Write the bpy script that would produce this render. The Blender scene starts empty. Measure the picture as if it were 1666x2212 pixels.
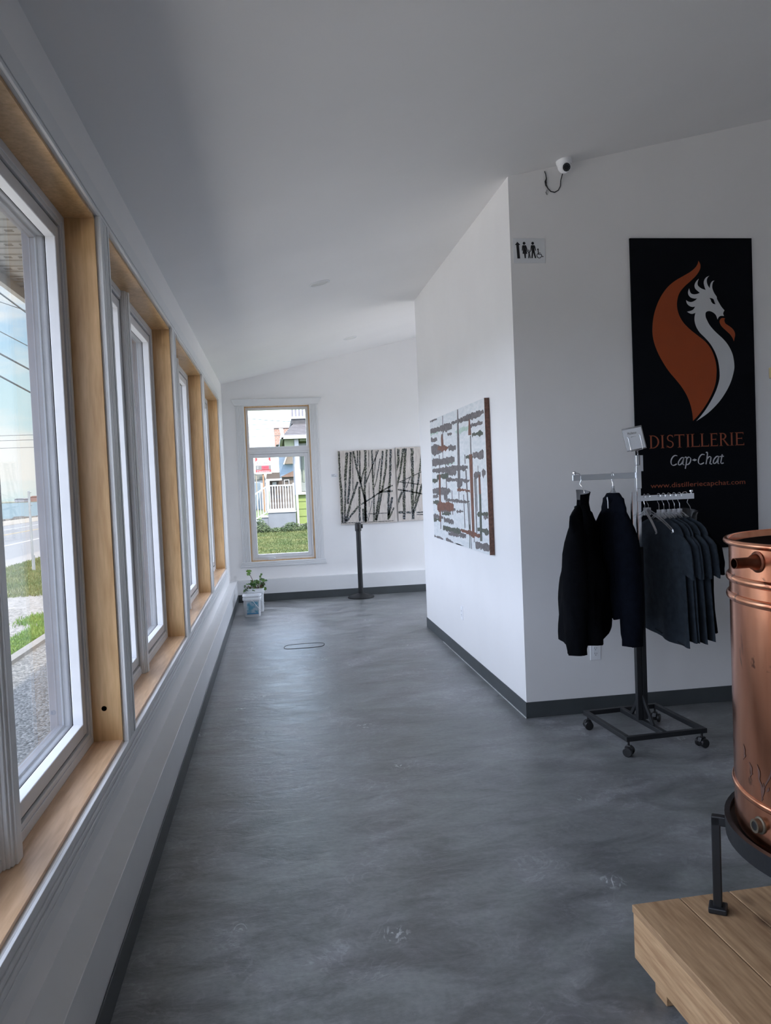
import bpy, math, random
from mathutils import Vector, Matrix
S = bpy.context.scene
COL = S.collection
PI = math.pi
# ------------------------------------------------------------------ camera
def make_camera():
    f, yaw, pitch, roll = 1704.73, 0.1382, -0.0388, -0.0424
    F = Vector((math.sin(yaw)*math.cos(pitch), math.cos(yaw)*math.cos(pitch), math.sin(pitch)))
    r0 = Vector((math.cos(yaw), -math.sin(yaw), 0)); u0 = r0.cross(F)
    r = math.cos(roll)*r0 + math.sin(roll)*u0
    u = -math.sin(roll)*r0 + math.cos(roll)*u0
    cd = bpy.data.cameras.new('camera'); cam = bpy.data.objects.new('camera', cd); COL.objects.link(cam)
    cd.sensor_fit = 'HORIZONTAL'; cd.sensor_width = 36; cd.lens = f/1666*36
    cd.clip_start = 0.05; cd.clip_end = 2000
    m = Matrix((( r.x, u.x, -F.x, 0), (r.y, u.y, -F.y, 0), (r.z, u.z, -F.z, 1.5), (0, 0, 0, 1)))
    cam.matrix_world = m
    S.camera = cam
make_camera()
S.view_settings.view_transform = 'Standard'; S.view_settings.look = 'None'
S.view_settings.exposure = 1.13; S.view_settings.gamma = 1.0; S.view_settings.use_curve_mapping = False
S.cycles.max_bounces = 12; S.cycles.diffuse_bounces = 6; S.cycles.glossy_bounces = 4
S.cycles.transparent_max_bounces = 16; S.cycles.transmission_bounces = 6
S.cycles.sample_clamp_indirect = 6.0
S.cycles.use_denoising = True
S.cycles.caustics_reflective = False; S.cycles.caustics_refractive = False
# ------------------------------------------------------------------ sky
SKY_DIM, SKY_BRIGHT = 0.60, 2.45
def make_world():
    w = bpy.data.worlds.new('sky'); S.world = w; w.use_nodes = True
    nt = w.node_tree; N = nt.nodes; L = nt.links; N.clear()
    out = N.new('ShaderNodeOutputWorld'); bg = N.new('ShaderNodeBackground')
    tc = N.new('ShaderNodeTexCoord'); sep = N.new('ShaderNodeSeparateXYZ')
    L.new(tc.outputs['Generated'], sep.inputs[0])
    base = N.new('ShaderNodeValToRGB'); L.new(sep.outputs['Z'], base.inputs[0])
    cr = base.color_ramp; cr.elements[0].position = 0.0; cr.elements[0].color = (0.74, 0.93, 0.98, 1)
    cr.elements[1].position = 0.7; cr.elements[1].color = (0.16, 0.38, 0.72, 1)
    e = cr.elements.new(0.12); e.color = (0.66, 0.90, 1.0, 1)
    e = cr.elements.new(0.26); e.color = (0.22, 0.55, 1.0, 1)
    mp = N.new('ShaderNodeMapping'); mp.inputs['Scale'].default_value = (1.6, 1.6, 6.0)
    L.new(tc.outputs['Generated'], mp.inputs[0])
    no = N.new('ShaderNodeTexNoise'); no.inputs['Scale'].default_value = 1.9; no.inputs['Detail'].default_value = 8
    no.inputs['Roughness'].default_value = 0.58
    L.new(mp.outputs[0], no.inputs['Vector'])
    cl = N.new('ShaderNodeValToRGB'); cl.color_ramp.elements[0].position = 0.44; cl.color_ramp.elements[1].position = 0.60
    L.new(no.outputs['Fac'], cl.inputs[0])
    mix = N.new('ShaderNodeMix'); mix.data_type = 'RGBA'
    L.new(cl.outputs[0], mix.inputs[0]); L.new(base.outputs[0], mix.inputs[6]); mix.inputs[7].default_value = (1.0, 1.02, 1.02, 1)
    # sky brightened out of view to light the room; clear opening towards the headland
    dot = N.new('ShaderNodeVectorMath'); dot.operation = 'DOT_PRODUCT'
    v = Vector((-0.36, 0.93, 0.12)).normalized(); dot.inputs[1].default_value = v
    L.new(tc.outputs['Generated'], dot.inputs[0])
    mr = N.new('ShaderNodeMapRange'); mr.interpolation_type = 'SMOOTHSTEP'
    mr.inputs['From Min'].default_value = 0.95; mr.inputs['From Max'].default_value = 0.86
    L.new(dot.outputs['Value'], mr.inputs['Value'])
    oc = N.new('ShaderNodeMix'); oc.data_type = 'RGBA'
    L.new(mr.outputs[0], oc.inputs[0]); L.new(mix.outputs[2], oc.inputs[6]); oc.inputs[7].default_value = (0.85, 0.955, 1.22, 1)
    st = N.new('ShaderNodeMapRange'); st.inputs['To Min'].default_value = SKY_DIM; st.inputs['To Max'].default_value = SKY_BRIGHT
    L.new(mr.outputs[0], st.inputs['Value'])
    # brighter cloud bank low over the street straight ahead
    dot2 = N.new('ShaderNodeVectorMath'); dot2.operation = 'DOT_PRODUCT'
    dot2.inputs[1].default_value = Vector((0.08, 1.0, 0.08)).normalized(); L.new(tc.outputs['Generated'], dot2.inputs[0])
    m2 = N.new('ShaderNodeMapRange'); m2.interpolation_type = 'SMOOTHSTEP'
    m2.inputs['From Min'].default_value = 0.965; m2.inputs['From Max'].default_value = 0.995; m2.inputs['To Max'].default_value = 1.4
    L.new(dot2.outputs['Value'], m2.inputs['Value'])
    ad = N.new('ShaderNodeMath'); ad.operation = 'ADD'; L.new(st.outputs[0], ad.inputs[0]); L.new(m2.outputs[0], ad.inputs[1])
    L.new(oc.outputs[2], bg.inputs[0]); L.new(ad.outputs[0], bg.inputs[1]); L.new(bg.outputs[0], out.inputs[0])
    w.cycles.sampling_method = 'MANUAL'; w.cycles.sample_map_resolution = 512
make_world()
def make_sun():
    d = bpy.data.lights.new('sun', 'SUN'); d.energy = 5.0; d.angle = math.radians(1.5); d.color = (1.0, 0.89, 0.76)
    o = bpy.data.objects.new('sun', d); COL.objects.link(o)
    v = Vector((-0.30, 0.62, -0.80))
    o.rotation_euler = v.to_track_quat('-Z', 'Y').to_euler(); o.location = (20, -20, 30)
make_sun()
def portal(name, loc, rot, sx, sy):
    d = bpy.data.lights.new(name, 'AREA'); d.shape = 'RECTANGLE'; d.size = sx; d.size_y = sy
    d.cycles.is_portal = True; d.energy = 1
    o = bpy.data.objects.new(name, d); COL.objects.link(o); o.location = loc; o.rotation_euler = rot
# ------------------------------------------------------------------ helpers
class MB:
    def __init__(s): s.v = []; s.f = []; s.sm = False
    def add(s, vs, fs):
        n = len(s.v); s.v += [tuple(p) for p in vs]; s.f += [tuple(i+n for i in f) for f in fs]; return s
    def box(s, x0, x1, y0, y1, z0, z1):
        x0, x1 = min(x0, x1), max(x0, x1); y0, y1 = min(y0, y1), max(y0, y1); z0, z1 = min(z0, z1), max(z0, z1)
        return s.add([(x0,y0,z0),(x1,y0,z0),(x1,y1,z0),(x0,y1,z0),(x0,y0,z1),(x1,y0,z1),(x1,y1,z1),(x0,y1,z1)],
                     [(0,3,2,1),(4,5,6,7),(0,1,5,4),(1,2,6,5),(2,3,7,6),(3,0,4,7)])
    def bar(s, a, b, w, h, up=(0,0,1)):
        a, b = Vector(a), Vector(b); d = (b-a).normalized(); up = Vector(up)
        if abs(d.dot(up)) > 0.99: up = Vector((0,1,0))
        r = d.cross(up).normalized(); u = r.cross(d)
        vs = [p + r*(i*w/2) + u*(j*h/2) for p in (a, b) for i, j in ((-1,-1),(1,-1),(1,1),(-1,1))]
        return s.add(vs, [(3,2,1,0),(4,5,6,7),(0,1,5,4),(1,2,6,5),(2,3,7,6),(3,0,4,7)])
    def tube(s, path, r, n=8, closed=False, caps=True):
        P = [Vector(p) for p in path]; k = len(P); rs = r if isinstance(r, (list, tuple)) else [r]*k
        vs = []; fs = []; pu = None
        for i, p in enumerate(P):
            if closed: t = (P[(i+1) % k]-P[i-1]).normalized()
            else: t = (P[min(i+1, k-1)]-P[max(i-1, 0)]).normalized()
            if pu is None:
                pu = Vector((0,0,1)) if abs(t.z) < 0.9 else Vector((1,0,0))
            u = (pu - t*pu.dot(t))
            u = u.normalized() if u.length > 1e-6 else Vector((1,0,0)); pu = u; w = t.cross(u)
            for j in range(n):
                a = 2*PI*j/n; vs.append(p + (u*math.cos(a)+w*math.sin(a))*rs[i])
        m = k if closed else k-1
        for i in range(m):
            for j in range(n):
                a = i*n+j; b = i*n+(j+1) % n; c = ((i+1) % k)*n+(j+1) % n; d = ((i+1) % k)*n+j
                fs.append((a, b, c, d))
        if not closed and caps: fs.append(tuple(range(n-1, -1, -1))); fs.append(tuple((k-1)*n+j for j in range(n)))
        return s.add(vs, fs)
    def lathe(s, prof, c=(0,0,0), n=32, axis='z', caps=True):
        vs = []; fs = []; k = len(prof); cx, cy, cz = c
        for r, h in prof:
            for j in range(n):
                a = 2*PI*j/n; x, y = r*math.cos(a), r*math.sin(a)
                vs.append((cx+x, cy+y, cz+h) if axis == 'z' else ((cx+h, cy+x, cz+y) if axis == 'x' else (cx+y, cy+h, cz+x)))
        for i in range(k-1):
            for j in range(n): fs.append((i*n+j, i*n+(j+1) % n, (i+1)*n+(j+1) % n, (i+1)*n+j))
        if caps:
            if prof[0][0] > 1e-5: fs.append(tuple(range(n-1, -1, -1)))
            if prof[-1][0] > 1e-5: fs.append(tuple((k-1)*n+j for j in range(n)))
        return s.add(vs, fs)
    def loft(s, rings, cap0=True, cap1=True):
        vs = [p for r in rings for p in r]; n = len(rings[0]); fs = []
        for i in range(len(rings)-1):
            for j in range(n): fs.append((i*n+j, i*n+(j+1) % n, (i+1)*n+(j+1) % n, (i+1)*n+j))
        if cap0: fs.append(tuple(range(n-1, -1, -1)))
        if cap1: fs.append(tuple((len(rings)-1)*n+j for j in range(n)))
        return s.add(vs, fs)
    def prism(s, poly, axis, a0, a1):
        def P(p, a): return (p[0], p[1], a) if axis == 'z' else ((p[0], a, p[1]) if axis == 'y' else (a, p[0], p[1]))
        n = len(poly); vs = [P(p, a0) for p in poly]+[P(p, a1) for p in poly]
        fs = [(i, (i+1) % n, n+(i+1) % n, n+i) for i in range(n)]+[tuple(range(n-1, -1, -1)), tuple(range(n, 2*n))]
        return s.add(vs, fs)
    def xf(s, M, start=0):
        for i in range(start, len(s.v)): s.v[i] = tuple(M @ Vector(s.v[i]))
        return s
    def build(s, name, mat, parent=None, smooth=False, bevel=0, local=False, auto=None):
        me = bpy.data.meshes.new(name); vs = s.v
        if parent is not None and not local:
            l = parent.location; vs = [(x-l.x, y-l.y, z-l.z) for x, y, z in vs]
            if parent.parent: l = parent.parent.location; vs = [(x-l.x, y-l.y, z-l.z) for x, y, z in vs]
        me.from_pydata(vs, [], s.f); me.update()
        import bmesh
        bm = bmesh.new(); bm.from_mesh(me); bmesh.ops.recalc_face_normals(bm, faces=bm.faces); bm.to_mesh(me); bm.free()
        mats = mat if isinstance(mat, list) else [mat]
        for m in mats: me.materials.append(m)
        o = bpy.data.objects.new(name, me); COL.objects.link(o)
        if parent is not None: o.parent = parent
        if smooth:
            for p in me.polygons: p.use_smooth = True
            try: me.set_sharp_from_angle(angle=math.radians(auto or 40))
            except Exception: pass
        if bevel:
            b = o.modifiers.new('bevel', 'BEVEL'); b.width = bevel; b.segments = 2; b.limit_method = 'ANGLE'; b.angle_limit = 0.7
        return o
def tag(o, label=None, cat=None, group=None, kind=None):
    if label: o['label'] = label
    if cat: o['category'] = cat
    if group: o['group'] = group
    if kind: o['kind'] = kind
    return o
def thing(name, label, cat, loc=(0,0,0), rz=0, group=None):
    o = bpy.data.objects.new(name, None); COL.objects.link(o); o.location = loc; o.rotation_euler = (0,0,rz)
    o.empty_display_size = 0.1
    return tag(o, label, cat, group)
def struct(o): o['kind'] = 'structure'; return o
def sthing(name, loc=(0,0,0)):
    o = bpy.data.objects.new(name, None); COL.objects.link(o); o.location = loc; o['kind'] = 'structure'; return o
def copy_tree(o, parent=None):
    c = o.copy(); COL.objects.link(c)
    if parent is not None: c.parent = parent; c.matrix_parent_inverse = o.matrix_parent_inverse.copy()
    for ch in list(o.children): copy_tree(ch, c)
    return c
# ---- materials
def mat(name, col, rough=0.6, metal=0.0, noise=0.0, nscale=8.0, bump=0.0, bscale=60.0, stretch=(1,1,1), col2=None, emit=0, spec=None, sheen=0, lo=0.35, hi=0.65, detail=4):
    m = bpy.data.materials.new(name); m.use_nodes = True; nt = m.node_tree; N = nt.nodes; L = nt.links
    b = N['Principled BSDF']; b.inputs['Roughness'].default_value = rough; b.inputs['Metallic'].default_value = metal
    if spec is not None: b.inputs['Specular IOR Level'].default_value = spec
    if sheen: b.inputs['Sheen Weight'].default_value = sheen
    c = tuple(col)+(1,)
    tc = N.new('ShaderNodeTexCoord'); mp = N.new('ShaderNodeMapping'); mp.inputs['Scale'].default_value = stretch
    L.new(tc.outputs['Object'], mp.inputs[0])
    n = N.new('ShaderNodeTexNoise'); n.inputs['Scale'].default_value = nscale; n.inputs['Detail'].default_value = detail
    L.new(mp.outputs[0], n.inputs['Vector'])
    r = N.new('ShaderNodeValToRGB'); r.color_ramp.elements[0].position = lo; r.color_ramp.elements[1].position = hi
    c2 = tuple(col2)+(1,) if col2 else tuple(max(0, x*(1-noise)) for x in col)+(1,)
    r.color_ramp.elements[0].color = c; r.color_ramp.elements[1].color = c2
    L.new(n.outputs['Fac'], r.inputs[0]); L.new(r.outputs[0], b.inputs['Base Color'])
    if bump:
        n2 = N.new('ShaderNodeTexNoise'); n2.inputs['Scale'].default_value = bscale; n2.inputs['Detail'].default_value = 3
        L.new(mp.outputs[0], n2.inputs['Vector'])
        bp = N.new('ShaderNodeBump'); bp.inputs['Strength'].default_value = bump; bp.inputs['Distance'].default_value = 0.01
        L.new(n2.outputs['Fac'], bp.inputs['Height']); L.new(bp.outputs[0], b.inputs['Normal'])
    if emit:
        b.inputs['Emission Color'].default_value = c; b.inputs['Emission Strength'].default_value = emit
    return m
def wood(name, c1, c2, axis='z', scale=1.0, rough=0.45, knots=False, plank=None):
    m = bpy.data.materials.new(name); m.use_nodes = True; nt = m.node_tree; N = nt.nodes; L = nt.links
    b = N['Principled BSDF']; b.inputs['Roughness'].default_value = rough
    tc = N.new('ShaderNodeTexCoord'); mp = N.new('ShaderNodeMapping')
    st = {'x': (0.6, 6, 6), 'y': (6, 0.6, 6), 'z': (6, 6, 0.6)}[axis]
    mp.inputs['Scale'].default_value = tuple(q*scale for q in st); L.new(tc.outputs['Object'], mp.inputs[0])
    n1 = N.new('ShaderNodeTexNoise'); n1.inputs['Scale'].default_value = 1.2; n1.inputs['Detail'].default_value = 2; n1.inputs['Distortion'].default_value = 0.6
    L.new(mp.outputs[0], n1.inputs['Vector'])
    mu = N.new('ShaderNodeMath'); mu.operation = 'MULTIPLY'; mu.inputs[1].default_value = 26 if knots else 14; L.new(n1.outputs['Fac'], mu.inputs[0])
    fr = N.new('ShaderNodeMath'); fr.operation = 'SINE'; L.new(mu.outputs[0], fr.inputs[0])
    n2 = N.new('ShaderNodeTexNoise'); n2.inputs['Scale'].default_value = 12; n2.inputs['Detail'].default_value = 6; L.new(mp.outputs[0], n2.inputs['Vector'])
    ad = N.new('ShaderNodeMath'); ad.operation = 'MULTIPLY_ADD'; L.new(fr.outputs[0], ad.inputs[0]); ad.inputs[1].default_value = 0.13 if knots else 0.10
    L.new(n2.outputs['Fac'], ad.inputs[2])
    r = N.new('ShaderNodeValToRGB'); r.color_ramp.elements[0].position = 0.25; r.color_ramp.elements[1].position = 0.8
    r.color_ramp.elements[0].color = tuple(c1)+(1,); r.color_ramp.elements[1].color = tuple(c2)+(1,)
    L.new(ad.outputs[0], r.inputs[0]); last = r.outputs[0]
    if knots:
        mpk = N.new('ShaderNodeMapping'); mpk.inputs['Scale'].default_value = {'x': (3.0, 7, 7), 'y': (7, 3.0, 7), 'z': (7, 7, 3.0)}[axis]
        L.new(tc.outputs['Object'], mpk.inputs[0])
        vo = N.new('ShaderNodeTexVoronoi'); vo.inputs['Scale'].default_value = 0.9; L.new(mpk.outputs[0], vo.inputs['Vector'])
        kr = N.new('ShaderNodeValToRGB'); kr.color_ramp.elements[0].position = 0.09; kr.color_ramp.elements[1].position = 0.17
        L.new(vo.outputs['Distance'], kr.inputs[0])
        mx = N.new('ShaderNodeMix'); mx.data_type = 'RGBA'; L.new(kr.outputs[0], mx.inputs[0])
        mx.inputs[6].default_value = (0.10, 0.045, 0.02, 1); L.new(last, mx.inputs[7]); last = mx.outputs[2]
    L.new(last, b.inputs['Base Color'])
    bp = N.new('ShaderNodeBump'); bp.inputs['Strength'].default_value = 0.12; bp.inputs['Distance'].default_value = 0.003
    L.new(n2.outputs['Fac'], bp.inputs['Height']); L.new(bp.outputs[0], b.inputs['Normal'])
    return m
def glassmat(name, tint=(0.965, 0.97, 0.96), rough=0.0, base=0.0):
    m = bpy.data.materials.new(name); m.use_nodes = True; nt = m.node_tree; N = nt.nodes; L = nt.links
    N.remove(N['Principled BSDF']); out = N['Material Output']
    t = N.new('ShaderNodeBsdfTransparent'); t.inputs[0].default_value = tuple(tint)+(1,)
    g = N.new('ShaderNodeBsdfGlossy'); g.inputs['Roughness'].default_value = rough
    fr = N.new('ShaderNodeLayerWeight'); fr.inputs[0].default_value = 0.5
    pw = N.new('ShaderNodeMath'); pw.operation = 'POWER'; L.new(fr.outputs['Facing'], pw.inputs[0]); pw.inputs[1].default_value = 5
    ad = N.new('ShaderNodeMath'); ad.operation = 'MULTIPLY_ADD'; ad.use_clamp = True; L.new(pw.outputs[0], ad.inputs[0]); ad.inputs[1].default_value = 0.85; ad.inputs[2].default_value = 0.03+base
    mx = N.new('ShaderNodeMixShader'); L.new(ad.outputs[0], mx.inputs[0]); L.new(t.outputs[0], mx.inputs[1]); L.new(g.outputs[0], mx.inputs[2])
    L.new(mx.outputs[0], out.inputs[0]); return m
def gravelmat(name, c1, c2, scale=38):
    m = bpy.data.materials.new(name); m.use_nodes = True; nt = m.node_tree; N = nt.nodes; L = nt.links
    b = N['Principled BSDF']; b.inputs['Roughness'].default_value = 0.85
    tc = N.new('ShaderNodeTexCoord'); v = N.new('ShaderNodeTexVoronoi'); v.inputs['Scale'].default_value = scale
    L.new(tc.outputs['Object'], v.inputs['Vector'])
    sp = N.new('ShaderNodeSeparateColor'); L.new(v.outputs['Color'], sp.inputs[0])
    r = N.new('ShaderNodeValToRGB'); r.color_ramp.elements[0].color = tuple(c1)+(1,); r.color_ramp.elements[1].color = tuple(c2)+(1,)
    L.new(sp.outputs[0], r.inputs[0]); L.new(r.outputs[0], b.inputs['Base Color'])
    bp = N.new('ShaderNodeBump'); bp.invert = True; bp.inputs['Strength'].default_value = 1.0; bp.inputs['Distance'].default_value = 0.02
    L.new(v.outputs['Distance'], bp.inputs['Height']); L.new(bp.outputs[0], b.inputs['Normal'])
    return m
def floormat():
    m = bpy.data.materials.new('polished_concrete'); m.use_nodes = True; nt = m.node_tree; N = nt.nodes; L = nt.links
    b = N['Principled BSDF']; tc = N.new('ShaderNodeTexCoord')
    def noise(sc, det, rough=0.6, dist=0, stretch=(1, 1, 1), kind=None):
        n = N.new('ShaderNodeTexNoise')
        if kind: n.noise_type = kind
        n.inputs['Scale'].default_value = sc; n.inputs['Detail'].default_value = det; n.inputs['Roughness'].default_value = rough; n.inputs['Distortion'].default_value = dist
        mp = N.new('ShaderNodeMapping'); mp.inputs['Scale'].default_value = stretch; L.new(tc.outputs['Object'], mp.inputs[0]); L.new(mp.outputs[0], n.inputs['Vector'])
        return n.outputs['Fac']
    def rng(x, a, b_, c, d):
        r = N.new('ShaderNodeMapRange'); r.inputs['From Min'].default_value = a; r.inputs['From Max'].default_value = b_; r.inputs['To Min'].default_value = c; r.inputs['To Max'].default_value = d; L.new(x, r.inputs['Value']); return r.outputs[0]
    def mul(x, y):
        k = N.new('ShaderNodeMath'); k.operation = 'MULTIPLY'; L.new(x, k.inputs[0])
        if isinstance(y, float): k.inputs[1].default_value = y
        else: L.new(y, k.inputs[1])
        return k.outputs[0]
    def add(x, y):
        k = N.new('ShaderNodeMath'); k.operation = 'ADD'; L.new(x, k.inputs[0]); L.new(y, k.inputs[1]); return k.outputs[0]
    A = noise(0.8, 9, 0.62); B = noise(3.4, 11, 0.66, 0.5, (0.8, 1.5, 1)); C = noise(45, 5, 0.6)
    D = noise(1.7, 8, 0.6, 1.6); R = noise(4.2, 9, 0.62, 1.9)
    val = mul(mul(rng(A, .33, .67, .72, 1.28), rng(B, .38, .62, .66, 1.36)), rng(C, .3, .7, .86, 1.14))
    sw = rng(R, .47, .50, 0., 1.); sw2 = rng(R, .50, .53, 1., 0.); swirl = mul(mul(sw, sw2), rng(D, .48, .60, 0., 1.))
    val = mul(val, rng(swirl, 0., 1., 1., 1.38))
    vo = N.new('ShaderNodeTexVoronoi'); vo.inputs['Scale'].default_value = 2.3; L.new(tc.outputs['Object'], vo.inputs['Vector'])
    nick = mul(rng(vo.outputs['Distance'], .03, .14, 1., 0.), rng(noise(22, 3, .6, 2.5, (1, .5, 1)), .54, .60, 0., 1.))
    val = add(val, mul(nick, 2.2))
    r = N.new('ShaderNodeMix'); r.data_type = 'RGBA'; r.blend_type = 'MIX'; L.new(rng(D, .35, .65, 0., 1.), r.inputs[0]); r.inputs[6].default_value = (.150, .160, .158, 1); r.inputs[7].default_value = (.156, .158, .166, 1)
    v = N.new('ShaderNodeVectorMath'); v.operation = 'SCALE'; L.new(r.outputs[2], v.inputs[0]); L.new(val, v.inputs['Scale'])
    L.new(v.outputs[0], b.inputs['Base Color'])
    L.new(rng(B, .35, .65, .30, .46), b.inputs['Roughness'])
    b.inputs['Specular IOR Level'].default_value = 0.8
    bp = N.new('ShaderNodeBump'); bp.inputs['Strength'].default_value = 0.40; bp.inputs['Distance'].default_value = 0.013
    L.new(add(mul(noise(7, 10, .6, .6, (.8, 1.6, 1)), 1.0), add(mul(A, .5), mul(R, .25))), bp.inputs['Height']); L.new(bp.outputs[0], b.inputs['Normal'])
    return m
def coppermat():
    m = bpy.data.materials.new('polished_copper'); m.use_nodes = True; nt = m.node_tree; N = nt.nodes; L = nt.links
    b = N['Principled BSDF']; b.inputs['Metallic'].default_value = 1
    tc = N.new('ShaderNodeTexCoord'); mp = N.new('ShaderNodeMapping'); mp.inputs['Scale'].default_value = (9, 9, 1.2); L.new(tc.outputs['Object'], mp.inputs[0])
    n = N.new('ShaderNodeTexNoise'); n.inputs['Scale'].default_value = 1.6; n.inputs['Detail'].default_value = 6; L.new(mp.outputs[0], n.inputs['Vector'])
    r = N.new('ShaderNodeValToRGB'); r.color_ramp.elements[0].position = 0.3; r.color_ramp.elements[1].position = 0.7
    r.color_ramp.elements[0].color = (0.66, 0.24, 0.125, 1); r.color_ramp.elements[1].color = (0.97, 0.46, 0.28, 1)
    L.new(n.outputs['Fac'], r.inputs[0])
    n2 = N.new('ShaderNodeTexNoise'); n2.inputs['Scale'].default_value = 7; n2.inputs['Detail'].default_value = 5; n2.inputs['Distortion'].default_value = 2.5; L.new(tc.outputs['Object'], n2.inputs['Vector'])
    r2 = N.new('ShaderNodeValToRGB'); r2.color_ramp.elements[0].position = 0.64; r2.color_ramp.elements[1].position = 0.70; L.new(n2.outputs['Fac'], r2.inputs[0])
    mx = N.new('ShaderNodeMix'); mx.data_type = 'RGBA'; L.new(r2.outputs[0], mx.inputs[0]); L.new(r.outputs[0], mx.inputs[6]); mx.inputs[7].default_value = (0.30, 0.14, 0.09, 1)
    L.new(mx.outputs[2], b.inputs['Base Color'])
    rr = N.new('ShaderNodeMapRange'); rr.inputs['To Min'].default_value = 0.14; rr.inputs['To Max'].default_value = 0.27; L.new(n.outputs['Fac'], rr.inputs['Value']); L.new(rr.outputs[0], b.inputs['Roughness'])
    return m
MT = dict(
 wall=mat('white_wall_paint', (0.86, 0.85, 0.845), 0.6, noise=0.02, nscale=3),
 ceil=mat('white_ceiling_paint', (0.86, 0.85, 0.845), 0.8, noise=0.02, nscale=2),
 trim=mat('satin_white_trim', (0.78, 0.785, 0.79), 0.38, noise=0.02),
 vinyl=mat('white_vinyl', (0.74, 0.745, 0.76), 0.4, noise=0.04),
 outerframe=mat('shaded_vinyl_grey', (0.27, 0.28, 0.31), 0.45, noise=0.1),  # outer vinyl bands, their shade put into a darker grey colour
 gasket=mat('black_gasket', (0.012, 0.012, 0.014), 0.6),
 maple_v=wood('maple_jamb', (0.52, 0.30, 0.125), (0.74, 0.48, 0.24), 'z', 1.0, 0.38),
 maple_h=wood('maple_sill', (0.58, 0.35, 0.19), (0.80, 0.54, 0.34), 'y', 1.0, 0.34),
 pine=wood('knotty_pine', (0.30, 0.17, 0.085), (0.50, 0.32, 0.175), 'y', 1.5, 0.6, knots=True),
 pine2=wood('pine_edge', (0.42, 0.24, 0.12), (0.66, 0.43, 0.235), 'y', 1.5, 0.6, knots=True),
 rubber=mat('charcoal_rubber', (0.060, 0.068, 0.072), 0.5, noise=0.15),
 floor=floormat(), copper=coppermat(),
 glass=glassmat('window_glass'),
 clear=glassmat('clear_plastic', (0.88, 0.89, 0.91), 0.30, 0.34),
 chrome=mat('chrome', (0.80, 0.82, 0.84), 0.16, 1.0, noise=0.05),
 steel=mat('black_steel', (0.009, 0.010, 0.012), 0.5, noise=0.2, bump=0.05),
 blackp=mat('black_plastic', (0.012, 0.012, 0.013), 0.35),
 tee=mat('charcoal_jersey', (0.034, 0.044, 0.056), 0.95, noise=0.25, nscale=30, bump=0.25, bscale=300, sheen=0.05, spec=0.1),
 sweat=mat('black_fleece', (0.0035, 0.004, 0.0055), 0.95, noise=0.3, nscale=30, bump=0.25, bscale=260, spec=0.06),
 navy=mat('ink_fleece', (0.0045, 0.006, 0.011), 0.95, noise=0.3, nscale=30, bump=0.25, bscale=260, spec=0.06),
 grayform=mat('grey_form_plastic', (0.10, 0.10, 0.105), 0.45),
 banner=mat('black_banner', (0.0035, 0.0045, 0.007), 0.8, noise=0.1, spec=0.12),
 orange=mat('rust_orange_print', (0.35, 0.055, 0.006), 0.55, noise=0.06),
 rust=mat('rust_letter_print', (0.36, 0.085, 0.035), 0.55, noise=0.06),
 whitep=mat('white_print', (0.62, 0.63, 0.65), 0.55, noise=0.03),
 card=mat('white_card', (0.80, 0.82, 0.85), 0.5, noise=0.02),
 ink=mat('black_ink', (0.012, 0.012, 0.014), 0.5),
 brass=mat('aged_brass', (0.52, 0.42, 0.22), 0.35, 1.0, noise=0.3, nscale=20),
 darkcop=mat('dark_tarnished_copper', (0.16, 0.06, 0.035), 0.4, 1.0, noise=0.5, nscale=25),
 outlet=mat('white_outlet_plastic', (0.90, 0.91, 0.93), 0.35),
)

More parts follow.
